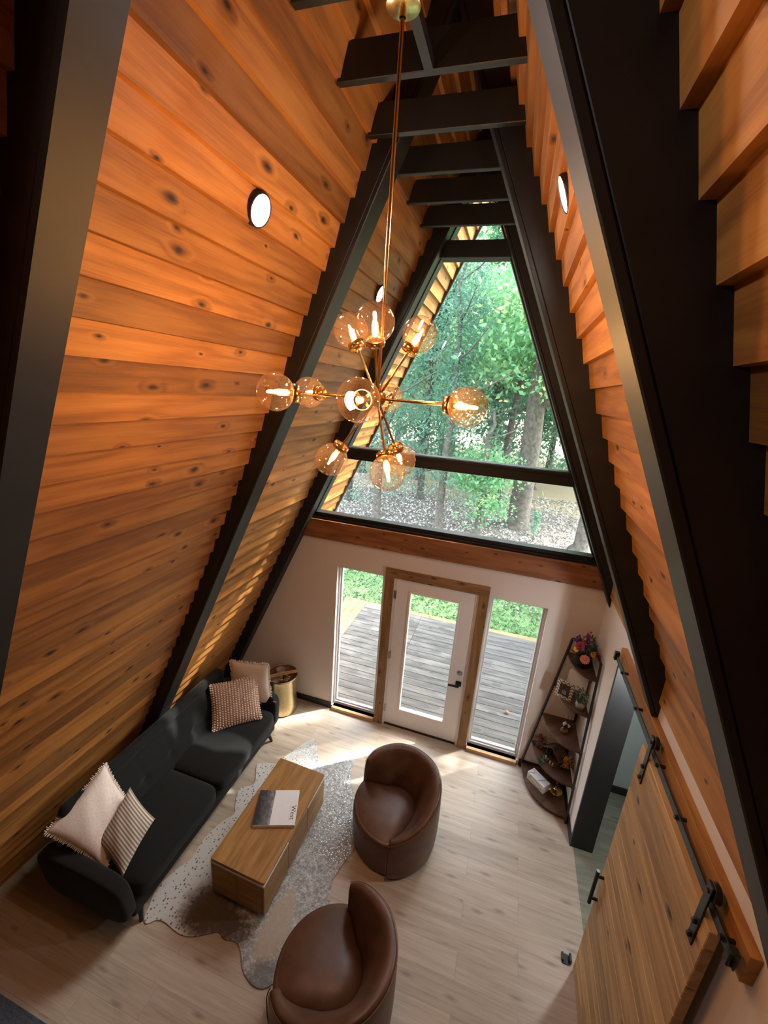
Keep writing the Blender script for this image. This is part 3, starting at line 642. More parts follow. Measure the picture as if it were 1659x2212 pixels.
# ---- pillows
def pillow(name, A, B, C, T, mat, label, fringe=None, bobble=False, sag=.07, D=None):
    A, B, C = Vector(A), Vector(B), Vector(C); M = (A+C)/2; U = (C-B)/2; V = (A-B)/2; Nn = U.cross(V).normalized()
    if Nn.z < 0 and abs(Nn.z) > .05: Nn = -Nn
    base = Vector((M.x, M.y, min(A.z, B.z, C.z, (A+C-B).z)))
    def edge(u, v):
        return u*(1-sag*(1-v*v)**1.0*abs(u)**2), v*(1-sag*(1-u*u)**1.0*abs(v)**2)
    def surf(sg):
        def fn(a, b):
            u, v = 2*a-1, 2*b-1; eu, ev = edge(u, v)
            t = T*(max(0, (1-u**2)*(1-v**2)))**.48
            t += .006*math.sin(7*u+3*v)*math.sin(5*v-2*u)*(1-u*u)*(1-v*v)
            return M-base+U*eu+V*ev+Nn*sg*t+W4*((1+u)*(1+v)/4)
        return fn
    W4 = (Vector(D)-(A+C-B)) if D else Vector((0, 0, 0))
    root = thing(name, label, 'pillow', base, group=None)
    mb = MB(); mb.grid(surf(1), 28, 28); mb.grid(surf(-1), 28, 28, flip=True); mb.build('cover', mat, root, weld=True)
    if fringe:
        mb = MB(); rr = random.Random(len(name)+int(T*1000))
        for side in range(4):
            n = 46
            for i in range(n):
                w = -1+2*(i+.5)/n; u, v = ((w, -1), (1, w), (w, 1), (-1, w))[side]; eu, ev = edge(u, v)
                p = M-base+U*eu+V*ev+W4*((1+u)*(1+v)/4); out = (U*u*(1 if side in (1, 3) else .1)+V*v*(1 if side in (0, 2) else .1)).normalized()
                L = .014+.010*rr.random(); q = p+out*L+Nn*rr.uniform(-.006, .006)+U.normalized()*rr.uniform(-.006, .006)
                mb.tube([p-out*.004, (p+q)/2+Nn*.002, q], [.0042, .0046, .0028], 5)
        mb.build('fringe', fringe, root)
    if bobble:
        mb = MB(); n = 17
        for i in range(n):
            for j in range(n+2):
                u = -1+2*(i+.5)/n; v = -1+2*(j+.5)/(n+2)
                if i % 2: v += .4/(n+2)
                eu, ev = edge(u, v); t = T*(max(0, (1-u**2)*(1-v**2)))**.48
                mb.ball(M-base+U*eu+V*ev+Nn*(t+.001), .0098, 7, 5, sc=(1.1, 1.1, .9))
        mb.build('bobble_stitch', 'knit_bobble', root)
        mb = MB()
        for side in range(4):
            for i in range(19):
                w = -1+2*(i+.5)/19; u, v = ((w, -1), (1, w), (w, 1), (-1, w))[side]; eu, ev = edge(u, v)
                mb.ball(M-base+U*eu*1.02+V*ev*1.02, .0125, 7, 5)
        mb.build('pompom_trim', 'knit_bobble', root)
    return root
pillow('throw_pillow', (-2.315, -2.255, .905), (-2.345, -2.745, .735), (-1.895, -2.665, .475), .085, 'cream_fabric', 'large cream pillow with frayed edges at the near end of the sofa', 'fringe_fabric', D=(-2.035, -2.285, .60))
pillow('throw_pillow', (-2.05, -2.265, .775), (-2.035, -2.605, .605), (-1.735, -2.658, .452), .075, 'striped_fabric', 'brown and cream striped pillow leaning on the large cream one')
pillow('throw_pillow', (-2.21, -.72, .93), (-2.12, -.80, .455), (-1.67, -.70, .462), .06, 'cream_fabric', 'cream pillow with frayed edges behind the knitted pillow', 'fringe_fabric', sag=.05)
pillow('throw_pillow', (-2.255, -1.03, .795), (-2.035, -1.275, .455), (-1.665, -.925, .462), .065, 'knit_fabric', 'pinkish tan knitted bobble pillow at the far end of the sofa', bobble=True)
pillow('throw_pillow', (-1.93, -.70, .52), (-1.95, -.66, .455), (-1.62, -.665, .458), .02, 'peach_fabric', 'peach pillow tucked behind the white fringed one by the far arm')

# ---- gold drum side table and what lies on it
DX, DYY = -1.80, -.235
dt = thing('side_table', 'hammered gold drum side table in the corner past the sofa', 'side table', (DX, DYY, 0))
MB().lathe([(0, .0), (.185, .0), (.198, .02), (.190, .10), (.176, .26), (.178, .40), (.190, .50), (.196, .52), (.190, .524), (.186, .515), (.182, .485)], seg=48).build('body', 'gold_hammered', dt)
MB().lathe([(.183, .52), (.181, .47), (0, .468)], seg=48).build('tray', 'gold_inside', dt)
mb = MB(); P0, P1 = Vector((-1.99, -.43, .535)), Vector((-1.625, -.155, .565)); M_ = frame((P0+P1)/2, P1-P0, (0, 0, 1)); L = (P1-P0).length/2
mb.box(-L, L, -.022, .022, -.006, .006, M=M_); tag(mb.build('wooden_paddle', 'paddle_wood', bevel=.003), 'flat wooden stick laid across the gold side table', 'stick')
tag(MB().lathe([(0, .0), (.05, .0), (.055, .01), (.055, .07), (.05, .075), (.047, .066), (0, .064)], (DX-.06, DYY+.05, .469), 24).build('pillar_candle', 'ceramic_grey', smooth=True), 'short pale candle in the tray of the gold side table', 'candle')
tag(MB().lathe([(0, .0), (.045, .0), (.062, .006), (.06, .012), (0, .008)], (DX-.04, DYY-.085, .469), 24).build('coaster', 'ceramic_grey'), 'round grey coaster in the tray of the gold side table', 'coaster')
mb = MB(); pts = []
for i in range(46):
    a = i*.42; r = .02+.05*abs(math.sin(i*.21)); pts.append((DX+.06+r*math.cos(a)+.02*math.sin(i*.9), DYY-.04+r*math.sin(a), .469+.012+.016*(i % 3))); mb.ball(pts[-1], .0125, 8, 6, mi=0 if i % 3 else 1)
mb.tube(pts, .002, 5); tag(mb.build('bead_garland', ['gold_bead', 'black_bead']), 'gold and black bead garland heaped in the gold side table', 'beads')

# ---- coffee table
ct = thing('coffee_table', 'long rectangular oak coffee table on the hide rug', 'coffee table', (-.968, -1.795, 0), math.radians(-1.6)); a, b = .252, .515
def rrect(x, y, r, n=6):
    pts = []
    for cx, cy, t0 in ((x-r, y-r, 0), (-x+r, y-r, PI/2), (-x+r, -y+r, PI), (x-r, -y+r, 1.5*PI)):
        pts += [(cx+r*math.cos(t0+PI/2*i/n), cy+r*math.sin(t0+PI/2*i/n)) for i in range(n+1)]
    return pts
G = (0, 1, 0)
MB().prism(rrect(a, b, .012), 'z', .402, .422, g=G, tint=.6).build('top', 'oak_veneer', ct, bevel=.002)
MB().prism(rrect(a-.010, b-.010, .01), 'z', .384, .402).build('shadow_gap', 'dark_gap', ct)
MB().prism(rrect(a-.02, b-.02, .03), 'z', .06, .384, g=G).build('carcass', 'oak_veneer', ct)
def panel(parent, x0, x1, y0, y1, name, strip, axis):
    """a front with rounded lower corners; a white bevelled finger pull along its top where strip is set"""
    r = .035; z0, z1 = .055, .384-(.004 if strip else 0)
    if axis == 'x': mb = MB().box(x0, x1, y0, y1, z0, z1, g=(0, 1, 0), tint=.45)
    else: mb = MB().box(x0, x1, y0, y1, z0, z1, g=(1, 0, 0), tint=.5)
    p = mb.build(name, 'oak_veneer', parent, bevel=.006, seg=2)
    if strip:
        MB().box(x0-.001, x1+.001, y0-.001, y1+.001, z1-.006, z1+.008).build('finger_pull', 'white_strip', p, bevel=.001)
for sx in (-1, 1):
    x0, x1 = (a-.022, a) if sx > 0 else (-a, -a+.022)
    for ya, yb, st in ((-b, -b+.36, 1), (-b+.362, b-.342, 0), (b-.34, b, 1)): panel(ct, x0, x1, ya+.001, yb-.001, 'drawer_front' if st else 'side_panel', st, 'x')
for sy in (-1, 1):
    y0, y1 = (b-.022, b) if sy > 0 else (-b, -b+.022); panel(ct, -a+.023, -.001, y0, y1, 'end_panel', 1, 'y'); panel(ct, .001, a-.023, y0, y1, 'end_panel', 1, 'y')
for sx in (-1, 1):
    for sy in (-1, 1): MB().lathe([(0, .0), (.018, .0), (.02, .008), (.02, .06)], (sx*(a-.05), sy*(b-.06), .011), 16).build('foot', 'dark_leg', ct)

# ---- book
bk = thing('book', 'white hardcover coffee table book titled West', 'book', (-.953, -1.762, .422), math.radians(20.9)); w, h = .181, .163
MB().box(-w, w, -h, h, .0, .004).build('back_cover', 'paper_white', bk, bevel=.001)
MB().box(-w+.006, w-.006, -h+.004, h-.006, .004, .022).build('page_block', 'paper_white', bk)
MB().box(-w-.001, w, -h-.002, -h, .0, .026).build('spine', 'paper_white', bk)
fc = MB().box(-w, w, -h, h, .022, .026).build('front_cover', 'paper_white', bk, bevel=.001)
MB().box(-w, -w+.145, -h, h, .0258, .0263, g=(1, 0, 0)).build('cover_photo', 'book_photo', fc)
me = fc.children[0].data
for poly in me.polygons:
    for li in poly.loop_indices:
        co = me.vertices[me.loops[li].vertex_index].co; me.uv_layers[0].data[li].uv = (co.x+w, co.y+h)
def lettering(txt, size, M, mat, name, parent, serif=True):
    cu = bpy.data.curves.new('lettering', 'FONT'); cu.body = txt; cu.size = size; cu.extrude = .0003
    o = bpy.data.objects.new('tmp', cu); COL.objects.link(o); dg = bpy.context.evaluated_depsgraph_get(); dg.update()
    me = bpy.data.meshes.new_from_object(o.evaluated_get(dg)); bpy.data.objects.remove(o); bpy.data.curves.remove(cu)
    mb = MB(); mb.add([M @ v.co for v in me.vertices], [tuple(p.vertices) for p in me.polygons]); bpy.data.meshes.remove(me)
    if serif:
        s = size
        for (x0, x1, y) in ((-.03, .17, .69), (.36, .52, .69), (.76, .96, .69)): mb.box(x0*s, x1*s, y*s, (y+.03)*s, -.0003, .0003, M=M)
    return mb.build(name, mat, parent)
lettering('West', .058, frame((w-.050, h-.150, .0264), (0, -1, 0), (1, 0, 0)) @ Matrix.Translation((-.0, 0, 0)), 'ink', 'title_lettering', fc)
MB().box(w-.062, w-.0612, h-.285, h-.135, .026, .0263).build('title_rule', 'ink', fc)

# ---- cowhide rug
hide = [(-1.65, -2.54), (-1.69, -2.42), (-1.64, -2.25), (-1.585, -2.14), (-1.60, -1.98), (-1.55, -1.78), (-1.49, -1.68), (-1.53, -1.60), (-1.575, -1.52), (-1.60, -1.42), (-1.52, -1.36), (-1.50, -1.30), (-1.56, -1.20), (-1.60, -1.10), (-1.50, -1.05), (-1.40, -1.02), (-1.385, -.94), (-1.345, -.86), (-1.28, -.71), (-1.22, -.595), (-1.17, -.565), (-1.12, -.60), (-1.06, -.70), (-.99, -.80), (-.90, -.825), (-.82, -.75), (-.745, -.61), (-.70, -.575), (-.655, -.59), (-.61, -.70), (-.56, -.88), (-.50, -.985), (-.44, -1.05), (-.36, -1.14), (-.27, -1.30), (-.24, -1.46), (-.265, -1.60), (-.315, -1.76), (-.335, -1.87), (-.315, -1.96), (-.29, -2.04), (-.31, -2.18), (-.36, -2.36), (-.41, -2.52), (-.49, -2.64), (-.57, -2.67), (-.66, -2.65), (-.735, -2.605), (-.79, -2.54), (-.86, -2.505), (-.95, -2.52), (-1.02, -2.50), (-1.09, -2.535), (-1.17, -2.58), (-1.26, -2.605), (-1.36, -2.60), (-1.45, -2.585), (-1.52, -2.595), (-1.57, -2.64), (-1.62, -2.62)]
def smooth_loop(p, n=3):
    out = []; m = len(p)
    for i in range(m):
        p0, p1, p2, p3 = p[i-1], p[i], p[(i+1) % m], p[(i+2) % m]
        for k in range(n):
            t = k/n; out.append(tuple(.5*((2*p1[d])+(-p0[d]+p2[d])*t+(2*p0[d]-5*p1[d]+4*p2[d]-p3[d])*t*t+(-p0[d]+3*p1[d]-3*p2[d]+p3[d])*t**3) for d in (0, 1)))
    return out
mb = MB().prism(smooth_loop(hide), 'z', .001, .010)
tag(mb.build('cowhide_rug', 'cowhide', bevel=.003), 'grey and white cowhide rug under the coffee table', 'rug')

# ---- blue rug at the near left
mb = MB().box(-2.82, -1.2, -4.6, -3.265, .001, .014); tag(mb.build('area_rug', 'blue_rug', bevel=.004), 'dark blue rug at the near left corner of the floor', 'rug')

# ---- wrap-around swivel chairs
def swivel_chair(label, x, y, facing):
    ch = thing('swivel_chair', label, 'armchair', (x, y, 0), math.radians(facing), 'brown leather swivel chairs')
    A0, A1 = -58, -304     # the shell runs from the tall end round the back to the front seam
    def rel(s): return math.radians(A0+(A1-A0)*s)
    def interp(tab, x):
        for (a, b), (c, d) in zip(tab, tab[1:]):
            if a <= x <= c:
                t = (x-a)/(c-a); return b+(d-b)*t
        return tab[-1][1] if x > tab[0][0] else tab[0][1]
    H = [(0, .655), (.06, .705), (.25, .735), (.50, .735), (.64, .705), (.74, .64), (.84, .56), (.93, .49), (1, .445)]
    RI = [(0, .385), (.05, .28), (.12, .205), (.3, .18), (.5, .18), (.72, .185), (.84, .215), (.93, .29), (1, .385)]
    RO = [(0, .398), (.5, .405), (.85, .415), (1, .432)]
    def sect(s):
        h, ri, ro = interp(H, s), interp(RI, s), interp(RO, s); ri2 = min(ri, ro-.05); top = ro-.022
        inn = max(ri2, ro-.05-(h-.42)*.95*.0)
        rimw = .030+.030*min(1, s*8)*(1 if s < .8 else .7)
        return [(ro-.035, .022), (ro-.012, .03), (ro+.002, .18), (ro+.004, .34), (ro-.002, h-.10 if h > .52 else h-.05), (ro-.010, h-.022), (ro-.020, h-.005), (ro-.032, h+.001), (ro-.02-rimw, h-.006), (ro-.035-rimw, h-.028),
                (max(ri2+.55*(ro-.04-rimw-ri2), ri2), .40+.60*(h-.40)), (ri2+.22*max(0, ro-.05-rimw-ri2), .40+.28*(h-.40)), (ri2, .405), (ri2, .35)]
    prof = [sect(i/96) for i in range(97)]; n = len(prof[0])
    for _ in range(6): prof = [prof[0]]+[[tuple((a[d]+2*b[d]+c[d])/4 for d in (0, 1)) for a, b, c in zip(prof[i-1], prof[i], prof[i+1])] for i in range(1, 96)]+[prof[96]]
    mb = MB()
    mb.grid(lambda u, v: (lambda p, a: (p[0]*math.cos(a), p[0]*math.sin(a), p[1]))(prof[round(u*96)][round(v*(n-1))], rel(u)), 96, n-1)
    for i in (0, 96):
        a = rel(i/96); mb.add([(p[0]*math.cos(a), p[0]*math.sin(a), p[1]) for p in prof[i]], [tuple(range(n))], smooth=False)
    mb.build('shell', 'leather', ch, weld=True, subsurf=1)
    # front apron below the seat, tucked behind the wrapped arm
    ap = [(.352, .022), (.385, .03), (.398, .16), (.402, .30), (.400, .372), (.392, .388), (.37, .393), (.34, .388)]
    mb = MB(); mb.grid(lambda u, v: (lambda p, a: (p[0]*math.cos(a), p[0]*math.sin(a), p[1]))(ap[round(v*7)], math.radians(-66+124*u)), 48, 7, flip=True); mb.build('front_apron', 'leather', ch)
    # seat
    def seat(u, v):
        a = 2*PI*u; d = math.degrees(a); d = d-360 if d > 180 else d
        s = (-58-(d if d < -58 else d-360))/246.0 if (d < -58 or d > 56) else None
        if s is None: rb = .402-.0*abs(d)
        else: rb = interp(RI, min(1, max(0, s)))+.012
        e = min(1, v/.93); t = 1-v
        # blend the corners where the shell ends
        z = .388+.052*(1-(e**3.2)) if v < .93 else .388-.03*(v-.93)/.07
        return (rb*min(1, v*1.03)*math.cos(a), rb*min(1, v*1.03)*math.sin(a), z)
    mb = MB(); mb.grid(seat, 96, 18, cu=True, flip=False); mb.build('seat', 'leather', ch, weld=True)
    # stitched rim line and the piping of the front seam
    mb = MB(); mb.tube([((prof[i][5][0]+.002)*math.cos(rel(i/96)), (prof[i][5][0]+.002)*math.sin(rel(i/96)), prof[i][5][1]) for i in range(97)], .0022, 6); mb.build('rim_stitching', 'leather_stitch', ch)
    mb = MB(); a = rel(1.0); mb.tube([((p[0]+.003)*math.cos(a), (p[0]+.003)*math.sin(a), p[1]) for p in prof[96][0:7]], .0035, 6); mb.build('seam_piping', 'leather', ch)
    MB().lathe([(0, .0), (.30, .0), (.31, .006), (.31, .022), (.36, .024)], seg=40).build('swivel_base', 'dark_leg', ch)
    return ch
swivel_chair('brown leather swivel chair nearer the entry door', .045, -1.305, 220)
swivel_chair('brown leather swivel chair at the bottom edge, nearer the camera', -.015, -2.585, 157)
# ------------------------------------------------------------------ corner shelf
cs = thing('corner_shelf', 'five tier dark wood corner shelf with black metal frame', 'shelf', (XW, 0, 0))
LV = [(.065, .470, .560), (.41, .405, .505), (.81, .355, .465), (.1 + 1.125, .305, .440), (1.625, .252, .420)]
for i, (z, rx, ry) in enumerate(LV):
    pts = [(-.025, -.018)]+[(-.025-(rx-.025)*max(0, math.cos(PI/2*k/24))**.86, -.018-(ry-.018)*max(0, math.sin(PI/2*k/24))**.86) for k in range(25)]
    MB().prism(pts, 'z', z-.018, z, g=(.8, .6, 0)).build('shelf_board', 'shelf_wood', cs, bevel=.002)
def sq_bar(mb, p, q, w=.009):
    p, q = Vector(p), Vector(q); M = aim((p+q)/2, q-p); L = (q-p).length/2; return mb.box(-w, w, -w, w, -L, L, M=M)
T5L, T5R = (-.235, -.022, 1.79), (-.028, -.405, 1.80)
B5L, B5R = (-.482, -.022, .0), (-.028, -.572, .0)
sq_bar(MB(), B5L, T5L).build('slanted_post', 'black_metal', cs); sq_bar(MB(), B5R, T5R).build('slanted_post', 'black_metal', cs)
sq_bar(MB(), (-.028, -.022, 0), (-.028, -.022, 1.80)).build('corner_post', 'black_metal', cs)
mb = MB(); sq_bar(mb, T5L, (-.028, -.022, 1.795)); sq_bar(mb, T5R, (-.028, -.022, 1.795)); mb.build('top_rail', 'black_metal', cs)
for (z, rx, ry) in LV:
    mb = MB(); sq_bar(mb, (-rx-.006, -.022, z-.026), (-.028, -.022, z-.026), .007); sq_bar(mb, (-.028, -ry-.006, z-.026), (-.028, -.022, z-.026), .007); mb.build('shelf_rail', 'black_metal', cs)

# ---- on the shelves
def daisy(mb, c, d, r, n=14, cup=.15, mi=0):
    M = aim(c, d)
    for k in range(n):
        a = 2*PI*k/n; w = r*.20; t = Vector((math.cos(a), math.sin(a), 0)); s_ = Vector((-math.sin(a), math.cos(a), 0)); up = Vector((0, 0, 1))
        p = [t*r*.15, t*r*.6+s_*w+up*r*cup, t*r*1.0+s_*w*.5+up*r*cup*.8, t*r*1.0-s_*w*.5+up*r*cup*.8, t*r*.6-s_*w+up*r*cup]
        mb.add([M @ q for q in p], [(0, 1, 2, 3, 4)], mi=mi)
    return mb
def leaf(mb, p, d, L, w, mi=0):
    p, d = Vector(p), Vector(d).normalized(); s_ = d.orthogonal().normalized(); s_.rotate(Matrix.Rotation(R.random()*6.28, 3, d)); n = d.cross(s_)
    q = [p, p+d*L*.35+s_*w+n*w*.3, p+d*L*.75+s_*w*.6, p+d*L-n*w*.4, p+d*L*.75-s_*w*.6, p+d*L*.35-s_*w+n*w*.3]
    mb.add(q, [(0, 1, 2, 3, 4, 5)], mi=mi, smooth=True); return mb
fa = thing('flower_arrangement', 'bright mixed flowers in a round black pot on the top shelf', 'flowers', (1.575, -.215, 1.625))
MB().lathe([(0, .0), (.055, .0), (.078, .03), (.084, .06), (.078, .095), (.062, .115), (.056, .115), (.054, .10), (0, .098)], seg=32).build('pot', 'pot_black', fa)
st, lf = MB(), MB()
FL = [('petal_pink', (-.005, -.085, .125), (-.25, -.9, .6), .046, 'd'), ('petal_magenta', (-.060, -.030, .225), (-.4, -.9, .5), .045, 'd'), ('petal_yellow', (-.085, -.03, .185), (-.7, -.6, .5), .030, 'd'), ('petal_yellow', (.065, -.05, .175), (.2, -.9, .5), .028, 'd'),
      ('petal_purple', (-.085, .0, .285), (0, -.3, 1), .036, 'c'), ('petal_violet', (.015, .02, .315), (0, -.2, 1), .042, 'c'), ('petal_purple', (.005, .0, .275), (0, -.4, 1), .034, 'c'), ('petal_violet', (.095, -.045, .175), (.6, -.4, .6), .036, 'c'), ('petal_blue', (.045, .01, .235), (.2, -.4, 1), .036, 'c'), ('petal_orange', (-.03, .03, .26), (0, -.3, 1), .025, 'c')]
for mat, p, d, r, kind in FL:
    st.tube([(p[0]*.2, p[1]*.2, .09), (p[0]*.7, p[1]*.7, .09+(p[2]-.09)*.6), p], .0025, 5)
    if kind == 'd':
        o = daisy(daisy(MB(), p, d, r, 15), [p[i]+.004*d[i] for i in range(3)], d, r*.72, 12, .3).build('daisy', mat, fa)
        MB().ball([p[i]+.008*d[i] for i in range(3)], r*.27, 10, 6).build('flower_center', 'flower_eye' if mat != 'petal_magenta' else 'petal_purple', o)
    else:
        mb = MB()
        for k in range(22): mb.ball((p[0]+R.gauss(0, r*.38), p[1]+R.gauss(0, r*.38), p[2]+R.gauss(0, r*.62)), r*.24, 6, 4)
        mb.build('flower_cluster', mat, fa)
for k in range(60):
    a = R.random()*2*PI; h = R.uniform(.10, .22); rr = R.uniform(.01, .06); leaf(lf, (rr*math.cos(a), rr*math.sin(a), h), (math.cos(a), math.sin(a), R.uniform(-.2, 1.1)), R.uniform(.05, .085), .011)
for k in range(14): leaf(lf, (.055+R.gauss(0, .012), .01+R.gauss(0, .01), R.uniform(.2, .31)), (R.uniform(-.5, .8), R.uniform(-.5, .5), 1), .035, .009)
st.build('stems', 'leaf_green', fa); lf.build('leaves', 'leaf_green', fa)

Mf = frame((1.468, -.245, 1.318), (.90, -.43, 0), (-.08, .19, 1.0)); pf = thing('photo_frame', 'chevron patterned picture frame standing on the second shelf from the top', 'picture frame', (1.468, -.245, 1.226)); Mf.translation -= pf.location
mb = MB(); e = .082; f2 = .095; g2 = .030
for (x0, x1, y0, y1) in ((-e, e, -f2, -f2+g2), (-e, e, f2-g2, f2), (-e, -e+g2, -f2+g2, f2-g2), (e-g2, e, -f2+g2, f2-g2)):
    vs = [Mf @ Vector((x, y, z)) for z in (-.008, .008) for y in (y0, y1) for x in (x0, x1)]; uv = lambda *ix: [((x0, x1)[i & 1], (y0, y1)[(i >> 1) & 1]) for i in ix]
    fs = [(0, 2, 3, 1), (4, 5, 7, 6), (0, 1, 5, 4), (2, 6, 7, 3), (0, 4, 6, 2), (1, 3, 7, 5)]; mb.add(vs, fs, [uv(*f) for f in fs])
mb.build('frame', 'chevron', pf)
ph = MB().box(-e+g2-.002, e-g2+.002, -f2+g2-.002, f2-g2+.002, -.004, .003, M=Mf).build('photo', 'photo_print', pf)
mb = MB()
for dx_, hh in ((-.013, .040), (.001, .046), (.015, .042)): mb.prism([(dx_-.006, -.055), (dx_+.006, -.055), (dx_+.007, -.055+hh*.7), (dx_+.004, -.055+hh*.8), (dx_+.003, -.055+hh), (dx_-.003, -.055+hh), (dx_-.004, -.055+hh*.8), (dx_-.007, -.055+hh*.7)], 'z', .003, .0034, M=Mf @ Matrix.Translation((0, .01, 0)))
mb.build('figures_in_photo', 'petal_blue', ph)
MB().prism([(-.02, -.09), (.02, -.09), (.008, .03), (-.008, .03)], 'z', -.06, -.055, M=Mf).build('easel_back', 'dark_leg', pf)
Mp = frame((1.60, -.105, 1.345), (.80, -.60, 0), (.045, .06, 1)); mb = MB().prism([Mp.to_3x3() @ Vector((0, 0, 0)) and p for p in rrect(.105, .115, .03)], 'z', -.006, .006, M=Mp)
tag(mb.build('plaque', 'ceramic_white', bevel=.003), 'pale rounded board leaning in the corner behind the picture frame', 'board')
pp = thing('potted_plant', 'small sage green plant in a grey pot beside the picture frame', 'plant', (1.615, -.345, 1.225))
MB().lathe([(0, 0), (.036, 0), (.045, .04), (.046, .08), (.041, .082), (.039, .07), (0, .068)], seg=24).build('pot', 'ceramic_grey', pp); mb, m2 = MB(), MB()
for k in range(120):
    a = R.random()*2*PI; h = R.uniform(.08, .19); rr = R.uniform(.005, .055); leaf(mb, (rr*math.cos(a)-.01, rr*math.sin(a), h), (math.cos(a), math.sin(a), R.uniform(-.3, 1)), R.uniform(.022, .038), .010)
for k in range(9): m2.tube([(0, 0, .06), (R.uniform(-.05, .03), R.uniform(-.04, .04), R.uniform(.12, .18))], .002, 5)
mb.build('leaves', 'leaf_sage', pp); m2.build('stems', 'leaf_green', pp)

rd = thing('reed_diffuser', 'small glass reed diffuser with white blooms on the middle shelf', 'reed diffuser', (1.555, -.235, .81))
MB().lathe([(0, .001), (.036, .001), (.040, .012), (.036, .045), (.020, .062), (.016, .075), (.018, .078)], seg=24).build('bottle', 'bottle_glass', rd); MB().lathe([(0, .003), (.034, .003), (.037, .012), (.036, .022), (0, .022)], seg=20).build('oil', 'gold_inside', rd)
MB().lathe([(.017, .062), (.021, .064), (.021, .082), (.012, .083)], seg=20).build('collar', 'black_metal', rd); mb = MB()
for dx_, dy_ in ((-.05, -.02), (-.035, .03), (.02, .035), (.05, .02), (.06, -.02), (.01, -.04)): mb.tube([(0, 0, .02), (dx_, dy_, .185)], .0018, 5)
mb.build('reeds', 'dark_gap', rd); mb = MB()
for p in ((-.012, .0, .10), (.034, -.006, .088), (.0, .015, .105)):
    for k in range(7): mb.ball((p[0]+R.gauss(0, .007), p[1]+R.gauss(0, .007), p[2]+R.gauss(0, .005)), .0085, 6, 4)
mb.build('white_blooms', 'ceramic_white', rd)

sb = thing('wooden_stable', 'small dark wooden stable with an open front on the lower shelf', 'ornament', (1.525, -.235, .41)); Ms = frame((0, 0, 0), (.62, -.78, 0), (.78, .62, 0))
MB().box(-.10, .10, -.045, .065, 0, .010, g=(1, 0, 0), M=Ms).build('floor_board', 'stable_wood', sb)
MB().box(-.085, .085, .055, .065, .01, .13, g=(1, 0, 0), M=Ms).build('back_wall', 'paddle_wood', sb)
for s in (-1, 1):
    MB().box(s*.085-.005, s*.085+.005, -.035, .065, .01, .115, g=(0, 0, 1), M=Ms).build('side_wall', 'stable_wood', sb)
    Mr = Ms @ frame((s*.055, .005, .148), (1, 0, -s*.72), (0, 1, 0)); MB().box(-.078, .078, -.065, .072, -.005, .005, g=(0, 1, 0), M=Mr).build('roof_slab', 'stable_wood', sb)
for i, (a, b, hh, mat) in enumerate(((-.045, -.075, .05, 'shell_white'), (-.015, -.07, .042, 'gold_inside'), (.02, -.072, .038, 'shell_white'), (.055, -.07, .046, 'petal_orange'))):
    q = Ms @ Vector((a, b, 0)); mb = MB().lathe([(0, 0), (.012, 0), (.010, hh*.5), (.006, hh*.72), (.0075, hh*.85), (.004, hh), (0, hh)], (1.525+q.x, -.235+q.y, .41), 14)
    tag(mb.build('figurine', mat), ['white figurine left of the stable entrance', 'small brown figurine in front of the stable', 'shorter white figurine by the middle of the stable', 'orange figurine at the right of the stable front'][i], 'figurine', 'figurines before the little stable')
def sprig(name, loc, mats, label, n, spread, h0, h1, r):
    t = thing(name, label, 'flowers', loc); mb, ml, ms = MB(), MB(), MB()
    MB().lathe([(0, 0), (.022, 0), (.028, .03), (.020, .05), (.016, .05)], seg=16).build('vase', 'stable_wood', t)
    for k in range(n):
        a = R.random()*2*PI; q = (spread*R.random()**.6*math.cos(a), spread*R.random()**.6*math.sin(a), R.uniform(h0, h1)); ms.tube([(0, 0, .045), q], .0014, 4)
        daisy(mb, q, (q[0], q[1]-.03, .04), r*R.uniform(.8, 1.25), 7, .35)
    for k in range(n*2):
        a = R.random()*2*PI; leaf(ml, (spread*.6*math.cos(a), spread*.6*math.sin(a), R.uniform(.05, h1*.8)), (math.cos(a), math.sin(a), R.uniform(-.3, .7)), .034, .010)
    mb.build('blossoms', mats[0], t); ml.build('leaves', mats[1], t); ms.build('stems', 'leaf_green', t); return t
sprig('red_flowers', (1.375, -.10, .41), ('petal_red', 'leaf_sage'), 'dark red dried flowers at the left end of the lower shelf', 34, .055, .06, .15, .018)
sprig('yellow_flowers', (1.63, -.30, .41), ('petal_orange', 'leaf_sage'), 'orange yellow flowers with sage leaves right of the little stable', 26, .075, .05, .17, .017)
t = thing('greenery_sprig', 'green leafy sprig lying at the front of the lower shelf', 'greenery', (1.40, -.285, .41)); mb = MB()
for k in range(40):
    u = R.uniform(-.06, .06); leaf(mb, (u*.3+R.gauss(0, .008), u+R.gauss(0, .008), R.uniform(.004, .025)), (R.uniform(-1, 1), R.uniform(-1, 1), R.uniform(.1, .6)), .03, .009)
mb.build('leaves', 'leaf_green', t); MB().tube([(-.02, -.07, .005), (.0, 0, .012), (.02, .07, .005)], .002, 5).build('stems', 'leaf_green', t)

